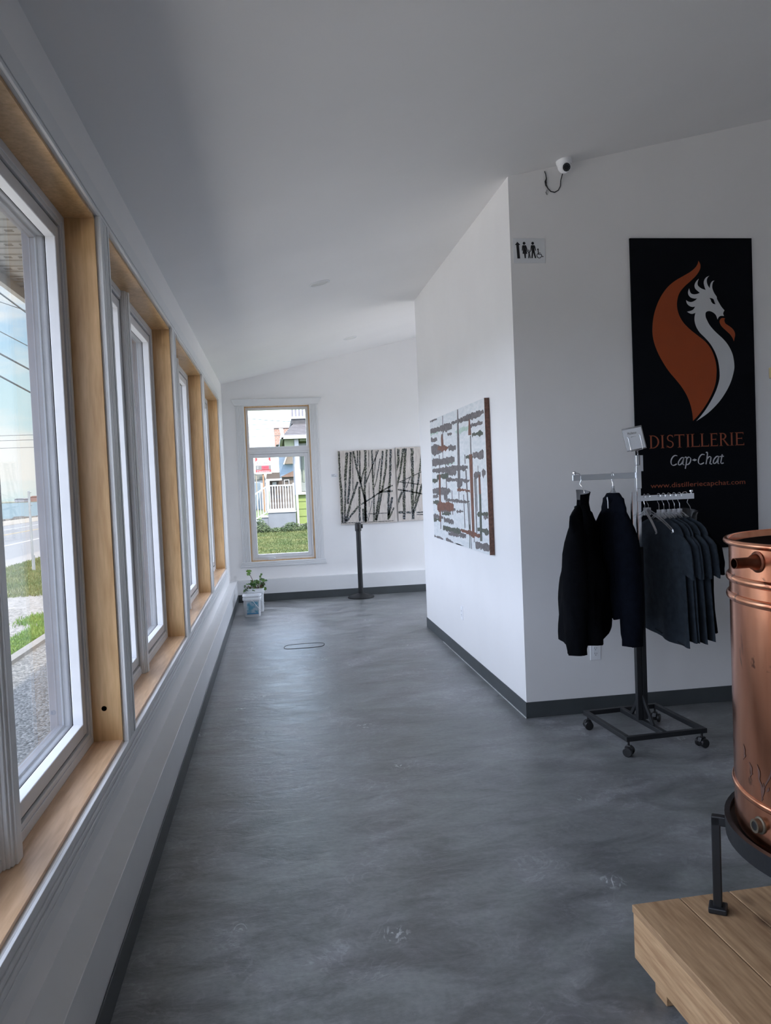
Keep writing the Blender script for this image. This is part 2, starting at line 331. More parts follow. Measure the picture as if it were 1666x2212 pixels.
FLAME=[[2.686,2.792,1],[2.698,2.769],[2.694,2.738],[2.669,2.702],[2.629,2.666],[2.589,2.634],[2.554,2.594],[2.538,2.549],[2.536,2.503],[2.549,2.454],[2.577,2.408],[2.62,2.366],[2.668,2.329],[2.716,2.292],[2.754,2.245],[2.777,2.19],[2.788,2.135],[2.787,2.08],[2.778,2.025],[2.756,1.97],[2.725,1.916],[2.689,1.867],[2.653,1.826],[2.621,1.797,1],[2.618,1.846],[2.606,1.901],[2.584,1.957],[2.551,2.012],[2.513,2.059],[2.466,2.115],[2.425,2.179],[2.393,2.243],[2.373,2.307],[2.368,2.37],[2.377,2.442],[2.396,2.505],[2.427,2.568],[2.472,2.626],[2.522,2.666],[2.581,2.698],[2.63,2.724],[2.665,2.751],[2.681,2.774]]
DRAGON=[[2.643,1.795,1],[2.723,1.843],[2.794,1.905],[2.845,1.968],[2.882,2.032],[2.904,2.096],[2.91,2.137],[2.903,2.194],[2.889,2.234],[2.866,2.273],[2.836,2.307],[2.801,2.338],[2.772,2.366],[2.749,2.394],[2.735,2.419],[2.725,2.442],[2.724,2.464],[2.73,2.475],[2.745,2.48],[2.763,2.477],[2.781,2.467],[2.795,2.452],[2.804,2.427,1],[2.813,2.442],[2.828,2.449],[2.848,2.448,1],[2.843,2.465],[2.852,2.483,1],[2.833,2.505],[2.816,2.532],[2.804,2.554],[2.802,2.568],[2.787,2.59],[2.776,2.615],[2.774,2.635],[2.779,2.657],[2.79,2.669,1],[2.774,2.664],[2.762,2.646],[2.757,2.621,1],[2.743,2.643],[2.738,2.668],[2.744,2.687],[2.757,2.699,1],[2.736,2.69],[2.723,2.674],[2.718,2.654],[2.723,2.629],[2.73,2.611,1],[2.702,2.62],[2.68,2.637],[2.676,2.655],[2.685,2.681,1],[2.666,2.663],[2.656,2.641],[2.661,2.619],[2.69,2.594,1],[2.671,2.587],[2.647,2.585],[2.628,2.594],[2.619,2.622,1],[2.612,2.603],[2.613,2.584],[2.626,2.567],[2.649,2.559],[2.671,2.559,1],[2.655,2.546],[2.631,2.537],[2.61,2.541],[2.597,2.549,1],[2.601,2.531],[2.615,2.515],[2.636,2.507],[2.656,2.509,1],[2.644,2.492],[2.626,2.483],[2.601,2.478,1],[2.617,2.468],[2.635,2.464],[2.657,2.47,1],[2.65,2.443],[2.651,2.412],[2.662,2.379],[2.682,2.348],[2.714,2.317],[2.743,2.286],[2.766,2.253],[2.786,2.213],[2.803,2.157],[2.809,2.075],[2.795,2.015],[2.766,1.952],[2.719,1.88],[2.678,1.83]]
EYE=[[2.753,2.561,1],[2.768,2.559],[2.78,2.552],[2.786,2.535],[2.793,2.522,1],[2.777,2.525],[2.765,2.538],[2.762,2.549]]
TONGUE=[[2.855,2.433,1],[2.85,2.421],[2.857,2.401],[2.878,2.387],[2.901,2.37],[2.916,2.35],[2.92,2.328],[2.915,2.306],[2.911,2.288,1],[2.903,2.309],[2.885,2.334],[2.859,2.357],[2.832,2.382],[2.82,2.402],[2.818,2.418],[2.829,2.433],[2.843,2.436]]
CAPS=[["D",2.324,2.391],["I",2.399,2.427],["S",2.44,2.491],["T",2.493,2.56],["I",2.57,2.596],["L",2.598,2.662],["L",2.664,2.724],["E",2.729,2.785],["R",2.792,2.861],["I",2.864,2.894],["E",2.898,2.964]]
CAPZ=[1.6335,1.7155]
NIB=[[[2.509,1.582],[2.494,1.585],[2.478,1.575],[2.467,1.555],[2.467,1.535],[2.477,1.524],[2.492,1.526],[2.503,1.532]],[[2.551,1.57],[2.536,1.568],[2.518,1.547],[2.514,1.529],[2.522,1.525],[2.537,1.534],[2.552,1.564]],[[2.553,1.571],[2.547,1.544],[2.545,1.528],[2.554,1.524]],[[2.559,1.57],[2.57,1.571],[2.569,1.543],[2.56,1.499]],[[2.57,1.559],[2.585,1.572],[2.598,1.562],[2.595,1.542],[2.582,1.527],[2.569,1.525]],[[2.693,1.582],[2.676,1.585],[2.661,1.574],[2.651,1.554],[2.65,1.534],[2.661,1.524],[2.676,1.527],[2.686,1.533]],[[2.702,1.595],[2.712,1.596],[2.708,1.562],[2.7,1.522]],[[2.705,1.55],[2.721,1.568],[2.734,1.566],[2.732,1.545],[2.727,1.525],[2.741,1.522]],[[2.786,1.569],[2.771,1.567],[2.754,1.548],[2.75,1.528],[2.759,1.525],[2.773,1.535],[2.788,1.565]],[[2.789,1.569],[2.783,1.543],[2.781,1.525],[2.789,1.523]],[[2.812,1.58],[2.805,1.55],[2.801,1.53],[2.806,1.523],[2.82,1.526]],[[2.794,1.567],[2.823,1.568]]]
DIA=[[2.607,1.552],[2.624,1.56],[2.641,1.552],[2.625,1.544]]
URL=[[2.326,1.387],[2.964,1.388],[2.483,1.386],[2.484,1.416]]
ABSTRACT=[[[7.161,2.052],[6.853,2.044],[6.856,2.029],[7.167,2.024],"t"],[[7.16,1.957],[6.271,1.943],[6.277,1.904],[7.167,1.925],"t"],[[6.284,1.956],[5.285,1.963],[5.29,1.928],[6.288,1.935],"t"],[[7.164,1.941],[6.83,1.928],[6.833,1.909],[7.17,1.909],"l"],[[6.157,1.874],[5.697,1.885],[5.702,1.856],[6.16,1.857],"l"],[[5.696,1.894],[5.324,1.887],[5.326,1.872],[5.7,1.866],"t"],[[5.628,1.823],[5.334,1.818],[5.337,1.794],[5.632,1.801],"g"],[[6.446,1.878],[6.283,1.871],[6.286,1.857],[6.449,1.863],"t"],[[7.144,1.874],[6.88,1.864],[6.885,1.841],[7.15,1.846],"t"],[[7.15,1.807],[6.692,1.777],[6.702,1.724],[7.164,1.735],"t"],[[6.857,1.787],[6.432,1.769],[6.437,1.744],[6.864,1.752],"o"],[[6.432,1.773],[6.161,1.761],[6.167,1.726],[6.438,1.741],"t"],[[5.841,1.662],[5.627,1.662],[5.629,1.646],[5.843,1.649],"g"],[[5.625,1.676],[5.326,1.681],[5.331,1.642],[5.63,1.644],"t"],[[7.135,1.678],[6.223,1.669],[6.229,1.634],[7.146,1.621],"t"],[[6.594,1.636],[6.229,1.634],[6.231,1.624],[6.597,1.617],"l"],[[7.132,1.593],[5.797,1.593],[5.802,1.563],[7.138,1.56],"t"],[[6.536,1.573],[6.178,1.573],[6.185,1.531],[6.543,1.536],"t"],[[6.945,1.534],[6.473,1.542],[6.479,1.513],[6.951,1.502],"g"],[[7.151,1.5],[6.914,1.496],[6.918,1.476],[7.155,1.476],"g"],[[6.547,1.513],[5.76,1.483],[5.762,1.471],[6.552,1.484],"t"],[[6.164,1.474],[5.985,1.473],[5.991,1.439],[6.171,1.432],"t"],[[5.621,1.535],[5.434,1.538],[5.439,1.501],[5.626,1.503],"t"],[[5.397,1.547],[5.293,1.542],[5.296,1.518],[5.403,1.504],"t"],[[7.155,1.417],[6.413,1.413],[6.419,1.377],[7.164,1.372],"t"],[[6.158,1.42],[5.758,1.409],[5.76,1.397],[6.16,1.402],"o"],[[7.151,1.354],[6.922,1.354],[6.925,1.338],[7.156,1.329],"t"],[[6.615,1.33],[5.785,1.324],[5.786,1.316],[6.619,1.307],"t"],[[6.681,1.356],[6.541,1.357],[6.546,1.327],[6.687,1.325],"t"],[[7.162,1.301],[6.894,1.304],[6.897,1.284],[7.167,1.276],"g"],[[6.976,1.277],[6.322,1.284],[6.328,1.248],[6.987,1.221],"o"],[[6.898,1.282],[6.45,1.3],[6.459,1.248],[6.907,1.235],"o"],[[6.851,1.231],[6.263,1.255],[6.266,1.237],[6.856,1.208],"t"],[[6.782,1.206],[6.431,1.216],[6.434,1.2],[6.785,1.186],"g"],[[6.219,1.24],[5.964,1.246],[5.966,1.237],[6.221,1.227],"t"],[[7.187,1.176],[6.752,1.172],[6.756,1.15],[7.193,1.147],"t"],[[7.183,1.138],[6.83,1.147],[6.832,1.133],[7.187,1.117],"g"],[[6.717,1.164],[6.344,1.153],[6.348,1.131],[6.724,1.125],"t"],[[5.563,1.243],[5.276,1.256],[5.279,1.235],[5.566,1.227],"g"],[[5.395,1.227],[5.275,1.232],[5.277,1.216],[5.398,1.212],"t"],[[6.767,1.089],[6.107,1.092],[6.112,1.06],[6.772,1.065],"g"],[[6.698,1.073],[5.936,1.067],[5.939,1.05],[6.701,1.058],"t"],[[6.562,1.05],[5.939,1.048],[5.941,1.035],[6.566,1.028],"t"],[[6.105,1.101],[5.499,1.089],[5.503,1.064],[6.109,1.08],"o"],[[5.579,1.134],[5.27,1.133],[5.275,1.103],[5.582,1.118],"g"],[[7.222,0.983],[6.788,0.977],[6.79,0.966],[7.227,0.959],"t"],[[6.66,0.991],[6.376,0.972],[6.378,0.961],[6.668,0.945],"t"],[[6.346,0.961],[6.04,0.961],[6.04,0.957],[6.347,0.954],"g"],[[5.647,1.023],[5.262,1.031],[5.267,0.994],[5.652,0.987],"t"],[[6.616,2.039],[6.599,2.037],[6.656,1.681],[6.671,1.681],"t"],[[6.697,1.864],[6.619,1.859],[6.627,1.762],[6.727,1.767],"o"],[[6.065,2.038],[6.041,2.036],[6.037,1.885],[6.09,1.889],"t"],[[6.093,1.889],[6.034,1.885],[6.054,1.446],[6.138,1.446],"t"],[[6.816,1.71],[6.793,1.709],[6.854,1.057],[6.877,1.056],"t"],[[6.859,1.54],[6.785,1.539],[6.846,1.12],[6.899,1.117],"o"],[[5.708,1.933],[5.682,1.931],[5.653,1.813],[5.737,1.818],"o"],[[5.688,1.808],[5.667,1.807],[5.67,1.672],[5.696,1.673],"t"],[[5.736,1.674],[5.646,1.671],[5.668,1.056],[5.731,1.052],"o"],[[5.874,1.559],[5.841,1.559],[5.807,1.114],[5.829,1.112],"t"],[[5.883,1.68],[5.866,1.68],[5.864,1.606],[5.881,1.606],"t"],[[5.616,1.497],[5.586,1.496],[5.588,1.093],[5.608,1.092],"t"],[[5.572,1.496],[5.554,1.496],[5.554,1.255],[5.569,1.254],"t"],[[5.487,1.52],[5.449,1.52],[5.44,1.383],[5.488,1.382],"o"],[[5.488,1.382],[5.44,1.383],[5.455,1.045],[5.509,1.041],"g"],[[6.573,1.618],[6.552,1.618],[6.548,1.335],[6.576,1.334],"t"],[[6.374,1.403],[6.357,1.403],[6.352,1.2],[6.372,1.199],"t"],[[5.966,1.371],[5.951,1.371],[5.949,1.113],[5.966,1.112],"t"],[[6.117,1.425],[6.105,1.425],[6.117,1.32],[6.129,1.32],"t"],[[5.8,1.313],[5.784,1.313],[5.77,0.957],[5.78,0.956],"t"],[[5.805,1.147],[5.794,1.147],[5.82,0.959],[5.831,0.958],"g"],[[5.682,1.088],[5.669,1.088],[5.68,1.023],[5.691,1.022],"t"],[[5.499,1.583],[5.492,1.583],[5.492,1.533],[5.499,1.533],"t"]]
BIRCH=[[[[0.864,1.921],[0.859,1.643],[0.876,1.41],[0.872,0.968]],0.0231],[[[0.972,1.902],[0.932,1.532]],0.0269],[[[0.935,1.524],[0.903,0.975]],0.0192],[[[1.022,1.908],[0.993,1.514],[0.953,1.221]],0.0215],[[[1.05,1.914],[1.03,1.388]],0.0077],[[[1.058,1.918],[1.091,1.704],[1.13,1.524],[1.182,1.288],[1.184,0.969]],0.0185],[[[1.113,1.924],[1.107,1.719]],0.0138],[[[1.144,1.923],[1.131,1.632],[1.137,1.492]],0.0154],[[[1.218,1.924],[1.209,1.629],[1.186,1.381],[1.192,0.976]],0.0231],[[[1.265,1.922],[1.256,1.689]],0.0062],[[[1.308,1.928],[1.303,1.625],[1.308,1.283],[1.294,0.975]],0.0169],[[[1.394,1.921],[1.294,1.688],[1.207,1.489]],0.0115],[[[1.2,1.699],[1.137,1.492]],0.0154],[[[1.098,1.51],[0.993,1.235],[0.915,0.982]],0.0215],[[[1.092,1.183],[0.927,0.989]],0.02],[[[1.366,1.911],[1.319,1.547]],0.0077],[[[1.413,1.808],[1.349,1.515],[1.318,1.43]],0.01],[[[1.453,1.907],[1.417,1.621],[1.38,1.318],[1.331,1.086],[1.318,0.985]],0.0177],[[[1.504,1.921],[1.486,1.68],[1.432,1.433],[1.364,1.124],[1.326,0.981]],0.02],[[[1.56,1.923],[1.536,1.554],[1.499,1.235],[1.494,1.039]],0.0231],[[[1.556,1.287],[1.484,0.985]],0.0231],[[[1.57,1.145],[1.501,1.0]],0.0154],[[[1.132,1.205],[1.309,1.306],[1.438,1.386],[1.567,1.443]],0.0138],[[[1.39,1.361],[1.564,1.369]],0.0185],[[[1.119,1.447],[1.102,0.98]],0.02],[[[1.161,1.149],[1.161,0.977]],0.0277],[[[1.283,1.252],[1.216,0.983]],0.0062],[[[1.25,1.495],[1.236,1.169]],0.0046],[[[0.856,0.968],[1.558,0.967]],0.0069],[[[1.22,1.076],[1.48,1.075]],0.0069],[[[1.662,1.927],[1.659,1.752],[1.605,1.59]],0.0246],[[[1.73,1.929],[1.677,1.61],[1.608,1.379]],0.0215],[[[1.758,1.931],[1.731,1.577],[1.717,1.343],[1.706,0.978]],0.0277],[[[1.849,1.928],[1.842,1.572],[1.829,1.259],[1.825,0.976]],0.0308],[[[1.973,1.841],[1.939,1.6],[1.858,1.179]],0.0169],[[[1.972,1.449],[1.837,1.062]],0.0215],[[[1.607,1.465],[1.793,1.535],[1.955,1.603],[2.157,1.662]],0.0077],[[[1.62,1.386],[1.785,1.355],[1.975,1.308],[2.18,1.243]],0.0154],[[[1.664,1.486],[1.956,1.434],[2.187,1.401]],0.0077],[[[1.69,1.352],[1.606,1.152]],0.0231],[[[1.611,1.077],[1.702,1.073]],0.0261],[[[1.734,1.071],[1.797,1.068]],0.0231],[[[1.877,1.064],[1.977,1.064]],0.0123],[[[1.876,1.037],[1.975,1.032]],0.0092],[[[1.818,1.558],[1.747,1.396]],0.0077],[[[2.089,1.939],[2.041,0.982]],0.0277],[[[2.168,1.936],[2.103,1.326],[1.977,0.985]],0.02],[[[2.265,1.941],[2.21,0.981]],0.0231]]
# ------------------------------------------------------------------ room shell
XL, XR, YN, YR, YF, XE, YE, ZE = -0.628, 1.48, 4.672, 7.88, 10.495, -0.538, 10.42, 0.287
XO = -0.86                      # outer face of the window wall
XM, YB = 5.6, -5.0
ZH, ZS = 2.55, 0.534
def zc(x): return 2.9827+0.2165*x
OPEN = [(3.147+2.138*k-1.985, 3.147+2.138*k) for k in range(-3, 4)]
OPEN = [o for o in OPEN if o[0] > -4.9]
struct(MB().prism([(XO, YB-.2), (XM+.2, YB-.2), (XM+.2, YR), (3.23, YR), (3.23, YF+.22), (XO, YF+.22)], 'z', -0.12, 0.0).build('floor', MT['floor']))
m = MB(); cx1, cx2, cx0 = XM+.25, 3.35, XO-.5      # roof slab, cut back beside the added corridor door
pl_ = [(cx0, YB-.3), (cx1, YB-.3), (cx1, YR+.1), (cx2, YR+.1), (cx2, YF+.25), (cx0, YF+.25)]
m.add([(x, y, zc(x)) for x, y in pl_]+[(x, y, zc(x)+.35) for x, y in pl_], [(i, (i+1) % 6, 6+(i+1) % 6, 6+i) for i in range(6)]+[tuple(range(6)), tuple(range(6, 12))])
struct(m.build('ceiling', MT['ceil']))
m = MB(); ys = [YB-.2]
for a, b in OPEN:
    m.box(XO, XL, ys[-1], a, 0, zc(XL)+.02); m.box(XO, XL, a, b, 0, ZS); m.box(XO, XL, a, b, ZH, zc(XL)+.02); ys.append(b)
m.box(XO, XL, ys[-1], YF+.22, 0, zc(XL)+.02)
struct(m.build('wall_left', MT['wall']))
FX0, FX1, FZ0, FZ1 = -0.346, 0.497, 0.517, 2.55
def wedge(m, x0, x1, y0, y1, z0):
    m.prism([(x0, z0), (x1, z0), (x1, zc(x1)+.02), (x0, zc(x0)+.02)], 'y', y0, y1)
m = MB(); wedge(m, XL, FX0, YF, YF+.22, 0); wedge(m, FX1, 3.23, YF, YF+.22, 0)
m.box(FX0, FX1, YF, YF+.22, 0, FZ0); wedge(m, FX0, FX1, YF, YF+.22, FZ1)
struct(m.build('wall_back', MT['wall']))
def wallprism(name, poly):
    m = MB(); n = len(poly)
    vs = [(x, y, 0) for x, y in poly]+[(x, y, zc(x)+.02) for x, y in poly]
    m.add(vs, [(i, (i+1) % n, n+(i+1) % n, n+i) for i in range(n)]+[tuple(range(n)), tuple(range(n, 2*n))])
    return struct(m.build(name, MT['wall']))
wallprism('wall_right', [(XR, YN), (XR, YR), (XR+.12, YR-.12), (XR+.12, YN+.12)])
wallprism('wall_front', [(XR, YN), (XR+.12, YN+.12), (XM, YN+.12), (XM, YN)])
wallprism('wall_inner', [(XR, YR), (XR+.12, YR-.12), (XM, YR-.12), (XM, YR)])
wallprism('wall_east', [(XM, YB-.2), (XM+.2, YB-.2), (XM+.2, YR), (XM, YR)])
# glazed door added at the unseen corridor end to bring in daylight
DXE = 3.05
m = MB(); m.box(DXE, DXE+.18, YR, YR+.22, 0, zc(DXE)+.02); m.box(DXE, DXE+.18, 10.2, YF+.22, 0, zc(DXE)+.02); m.box(DXE, DXE+.18, YR+.22, 10.2, 2.62, zc(DXE)+.02)
struct(m.build('wall_corridor_end', MT['wall']))
dr1 = sthing('added_door_1', (DXE, 9.15, 0)); m = MB(); ring_ = lambda a0, a1, z0, z1, w: (m.box(DXE+.05, DXE+.10, a0, a0+w, z0, z1), m.box(DXE+.05, DXE+.10, a1-w, a1, z0, z1), m.box(DXE+.05, DXE+.10, a0+w, a1-w, z0, z0+w), m.box(DXE+.05, DXE+.10, a0+w, a1-w, z1-w, z1))
ring_(YR+.22, 9.14, 0, 2.62, .07); ring_(9.14, 10.2, 0, 2.62, .07); m.build('frame', MT['vinyl'], dr1, bevel=.003)
MB().box(DXE+.07, DXE+.078, YR+.29, 9.07, .07, 2.55).build('pane', MT['glass'], dr1); MB().box(DXE+.07, DXE+.078, 9.21, 10.13, .07, 2.55).build('pane', MT['glass'], dr1)
portal('door_portal', (DXE+.15, 9.15, 1.31), (0, PI/2, 0), 2.6, 2.1)
wallprism('wall_rear', [(XO, YB-.2), (XM, YB-.2), (XM, YB), (XO, YB)])
# boxed-in ledge along the floor (left and far wall)
m = MB(); m.box(XL-.01, XE, YB, YF, 0.0, ZE); struct(m.build('trim_1', MT['trim'], bevel=.002))
m = MB(); m.box(XE, 3.05, YE, YF+.01, 0.0, ZE); struct(m.build('trim_2', MT['trim'], bevel=.002))
def base(name, x0, x1, y0, y1): struct(MB().box(x0, x1, y0, y1, 0, .098).build(name, MT['rubber'], bevel=.002))
base('baseboard_left', XE, XE+.006, YB, YE); base('baseboard_back', XE, 3.05, YE-.006, YE)
base('baseboard_right', XR-.006, XR, YN-.006, YR); base('baseboard_front', XR, XM, YN-.006, YN)
base('baseboard_inner', XR-.006, 3.05, YR, YR+.006)
caulk = mat('white_caulk', (0.55, 0.56, 0.56), 0.6, noise=.3, nscale=40)
struct(MB().box(XR-.010, XR-.006, YN-.010, YR-.8, 0, .006).build('trim_3', caulk))
# ---- left windows
def ring(m, x0, x1, ya, yb, za, zb, w):
    m.box(x0, x1, ya, ya+w, za, zb); m.box(x0, x1, yb-w, yb, za, zb)
    m.box(x0, x1, ya+w, yb-w, za, za+w); m.box(x0, x1, ya+w, yb-w, zb-w, zb)
def unit(root, ya, yb, za, zb):
    def R(i, w, x0, x1, mm, mt):
        ring(mm, x0, x1, ya+i, yb-i, za+i, zb-i, w)
    f = MB(); R(0, .045, -.820, -.739, f, 0); R(.0, .030, -.739, -.735, f, 0); f.build('frame', MT['vinyl'], root, bevel=.002)
    g = MB(); R(.045, .010, -.80, -.752, g, 0); R(.094, .006, -.789, -.783, g, 0); g.build('gasket', MT['gasket'], root)
    s = MB(); R(.053, .047, -.782, -.745, s, 0); s.build('sash', MT['vinyl'], root, bevel=.003)
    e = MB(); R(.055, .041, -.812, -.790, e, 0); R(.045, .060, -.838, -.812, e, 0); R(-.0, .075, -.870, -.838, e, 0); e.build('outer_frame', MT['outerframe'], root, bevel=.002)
    MB().box(-.789, -.783, ya+.096, yb-.096, za+.096, zb-.096).build('pane', MT['glass'], root)
def left_window(idx, a, b):
    root = sthing('window_%d' % idx, (XL, (a+b)/2, ZS)); t = .012
    m = MB()                                                    # wooden returns: head and both sides
    m.box(-.738, XL+.001, a, a+t, ZS, ZH); m.box(-.738, XL+.001, b-t, b, ZS, ZH); m.box(-.738, XL+.001, a, b, ZH-t, ZH)
    m.build('jamb', MT['maple_v'], root)
    MB().box(-.738, XL+.001, a+t, b-t, ZS, ZS+t).build('sill', MT['maple_h'], root, bevel=.001)
    c = (a+b)/2
    unit(root, a+t, c-.004, ZS+t, ZH-t); unit(root, c+.004, b-t, ZS+t, ZH-t)
    mu = MB()
    for x1, hw in ((-.728, .052), (-.718, .046), (-.712, .036), (-.705, .022)): mu.box(-.742, x1, c-hw, c+hw, ZS+t, ZH-t)
    mu.build('mullion', MT['trim'], root, bevel=.003)
    portal('window_portal', (-.90, c, (ZS+ZH)/2), (0, -PI/2, 0), ZH-ZS, b-a)
for i, (a, b) in enumerate(OPEN): left_window(i+1, a, b)
# knots in the jamb that faces the camera
kn = MB(); kn.lathe([(0, 0), (.010, 0)], (-.690, 3.1346, .672), 16, 'y'); kn.build('jamb_knot', mat('wood_knot', (.11, .05, .02), .5, col2=(.30, .17, .08), noise=.3, nscale=60), bpy.data.objects['window_%d' % (len(OPEN)-3)])
# ---- casings (fluted) between and around the openings
def casing_v(m, y0, y1, z0, z1):
    w = y1-y0; x = XL
    m.box(x, x+.014, y0, y1, z0, z1)
    m.box(x+.014, x+.022, y0, y0+.022, z0, z1); m.box(x+.014, x+.022, y1-.022, y1, z0, z1)
    for k in range(3):
        yy = y0+.030+(w-.060)*(k+.5)/3; m.box(x+.014, x+.020, yy-.012, yy+.012, z0, z1)
def casing_h(m, z0, z1, y0, y1, top):
    x = XL; m.box(x, x+.012, y0, y1, z0, z1); e = .024
    if top: m.box(x+.012, x+.022, y0, y1, z0, z0+.012); m.box(x+.012, x+.016, y0, y1, z0+.03, z1)
    else:
        m.box(x+.012, x+.022, y0, y1, z1-.014, z1)
        for k in range(3): m.box(x+.012, x+.018, y0, y1, z1-.030-k*.024, z1-.018-k*.024)
        m.box(x+.012, x+.015, y0, y1, z0, z1-.092)
m = MB()
for k, (a, b) in enumerate(OPEN):
    if k+1 < len(OPEN): casing_v(m, b, OPEN[k+1][0], ZS, ZH)
casing_v(m, OPEN[0][0]-.15, OPEN[0][0], ZS, ZH); casing_v(m, OPEN[-1][1], OPEN[-1][1]+.12, ZS, ZH)
y0, y1 = OPEN[0][0]-.15, OPEN[-1][1]+.12
casing_h(m, ZH, ZH+.10, y0, y1, True); casing_h(m, ZS-.125, ZS, y0, y1, False)
struct(m.build('trim_4', MT['trim'], bevel=.0015))
# ---- far window: transom pane above a casement
wf = sthing('window_%d' % (len(OPEN)+1), (.075, YF, FZ0))
m = MB(); t = .012
m.box(FX0, FX0+t, YF-.002, YF+.09, FZ0, FZ1); m.box(FX1-t, FX1, YF-.002, YF+.09, FZ0, FZ1)
m.box(FX0, FX1, YF-.002, YF+.09, FZ0, FZ0+t); m.box(FX0, FX1, YF-.002, YF+.09, FZ1-t, FZ1)
m.build('jamb', MT['maple_v'], wf)
def yring(m, y0, y1, xa, xb, za, zb, w):
    m.box(xa, xa+w, y0, y1, za, zb); m.box(xb-w, xb, y0, y1, za, zb); m.box(xa+w, xb-w, y0, y1, za, za+w); m.box(xa+w, xb-w, y0, y1, zb-w, zb)
m = MB(); yring(m, YF+.03, YF+.13, FX0+t, FX1-t, 1.985, FZ1-t, .034); m.box(FX0+t, FX1-t, YF+.02, YF+.13, 1.955, 1.992); m.build('frame', MT['vinyl'], wf, bevel=.003)
m = MB(); yring(m, YF+.022, YF+.12, FX0+t, FX1-t, FZ0+t, 1.955, .028); m.build('frame', MT['vinyl'], wf, bevel=.003)
m = MB(); yring(m, YF+.035, YF+.10, FX0+t+.030, FX1-t-.030, FZ0+t+.030, 1.925, .046); m.build('sash', MT['vinyl'], wf, bevel=.004)
MB().box(FX0+.04, FX1-.04, YF+.07, YF+.076, 2.01, FZ1-.04).build('pane', MT['glass'], wf)
MB().box(FX0+.08, FX1-.08, YF+.07, YF+.076, FZ0+.08, 1.89).build('pane', MT['glass'], wf)
cr = MB(); cr.box(-.13, -.03, YF-.004, YF+.03, FZ0+.013, FZ0+.045); cr.tube([(-.12, YF-.008, FZ0+.05), (-.08, YF-.014, FZ0+.052), (-.03, YF-.010, FZ0+.036)], .006, 8)
cr.build('crank', MT['trim'], wf, bevel=.004)
lk = MB(); lk.box(FX1-.034, FX1-.018, YF+.004, YF+.026, .70, .82); lk.build('latch', MT['trim'], wf, bevel=.004)
portal('window_portal', (.075, YF+.20, 1.53), (-PI/2, 0, 0), FX1-FX0, FZ1-FZ0)
m = MB()
for xa, xb in ((FX0-.112, FX0-.002), (FX1+.002, FX1+.112)):
    m.box(xa, xb, YF-.013, YF, FZ0, FZ1+.012)
    for k in range(5): q = xa+.008+k*.0205; m.box(q, q+.012, YF-.019, YF-.013, FZ0, FZ1+.012)
m.prism([(FX0-.125, FZ1+.012), (FX1+.125, FZ1+.012), (FX1+.165, FZ1+.088), (FX0-.165, FZ1+.088)], 'y', YF-.028, YF)
m.box(FX0-.168, FX1+.168, YF-.034, YF, FZ1+.088, FZ1+.094)
m.prism([(FX0-.150, FZ0-.074), (FX1+.150, FZ0-.074), (FX1+.122, FZ0), (FX0-.122, FZ0)], 'y', YF-.014, YF)
for k in range(3): m.box(FX0-.135, FX1+.135, YF-.021, YF-.014, FZ0-.064+k*.022, FZ0-.052+k*.022)
struct(m.build('trim_5', MT['trim'], bevel=.0015))
# ------------------------------------------------------------------ lettering helpers
def smooth(pts, n=5):
    """closed Catmull-Rom outline; a third value marks a sharp corner"""
    out = []; k = len(pts)
    for i in range(k):
        p0, p1, p2, p3 = pts[i-1], pts[i], pts[(i+1) % k], pts[(i+2) % k]
        if len(p1) > 2: p0 = p1
        if len(p2) > 2: p3 = p2
        for j in range(n):
            t = j/n
            out.append(tuple(.5*((2*p1[c])+(-p0[c]+p2[c])*t+(2*p0[c]-5*p1[c]+4*p2[c]-p3[c])*t*t+(-p0[c]+3*p1[c]-3*p2[c]+p3[c])*t**3) for c in (0, 1)))
    return out
def textmesh(m, body, x0, x1, z0, height, y, th=.001, sx=1.0, face=-1, plane='xz', shear=0):
    cu = bpy.data.curves.new('t', 'FONT'); cu.body = body; cu.size = 1; cu.resolution_u = 3; cu.extrude = 0; cu.shear = shear
    o = bpy.data.objects.new('t', cu); COL.objects.link(o)
    dg = bpy.context.evaluated_depsgraph_get(); me = bpy.data.meshes.new_from_object(o.evaluated_get(dg))
    xs = [v.co.x for v in me.vertices]; ys_ = [v.co.y for v in me.vertices]; a, b = min(xs), max(xs); h = max(ys_)
    vs = []
    for v in me.vertices:
        X = x0+(v.co.x-a)/(b-a)*(x1-x0); Z = z0+v.co.y/h*height; vs.append((X, y, Z) if plane == 'xz' else (y, X, Z))
    m.add(vs, [tuple(p.vertices) for p in me.polygons])
    bpy.data.objects.remove(o); bpy.data.curves.remove(cu); bpy.data.meshes.remove(me)
def ribbon(m, pts, w, y, nib=None, sub=4):
    P = [Vector((a, b)) for a, b in pts]; Q = []
    for i in range(len(P)-1):
        p0 = P[max(i-1, 0)]; p1 = P[i]; p2 = P[i+1]; p3 = P[min(i+2, len(P)-1)]
        for j in range(sub):
            t = j/sub; Q.append(.5*((2*p1)+(p2-p0)*t+(2*p0-5*p1+4*p2-p3)*t*t+(3*p1-p0-3*p2+p3)*t**3))
    Q.append(P[-1]); Lf, Rt = [], []
    for i, q in enumerate(Q):
        d = (Q[min(i+1, len(Q)-1)]-Q[max(i-1, 0)]).normalized(); nn = Vector((-d.y, d.x)); ww = w
        if nib is not None: ww = w*(.38+.62*abs(math.sin(math.atan2(d.y, d.x)-nib)))
        Lf.append(q+nn*ww/2); Rt.append(q-nn*ww/2)
    for i in range(len(Q)-1):
        m.add([(Lf[i].x, y, Lf[i].y), (Lf[i+1].x, y, Lf[i+1].y), (Rt[i+1].x, y, Rt[i+1].y), (Rt[i].x, y, Rt[i].y)], [(0, 1, 2, 3)])
def flat(m, poly, y, th=.0008): m.prism(poly, 'y', y-th, y)
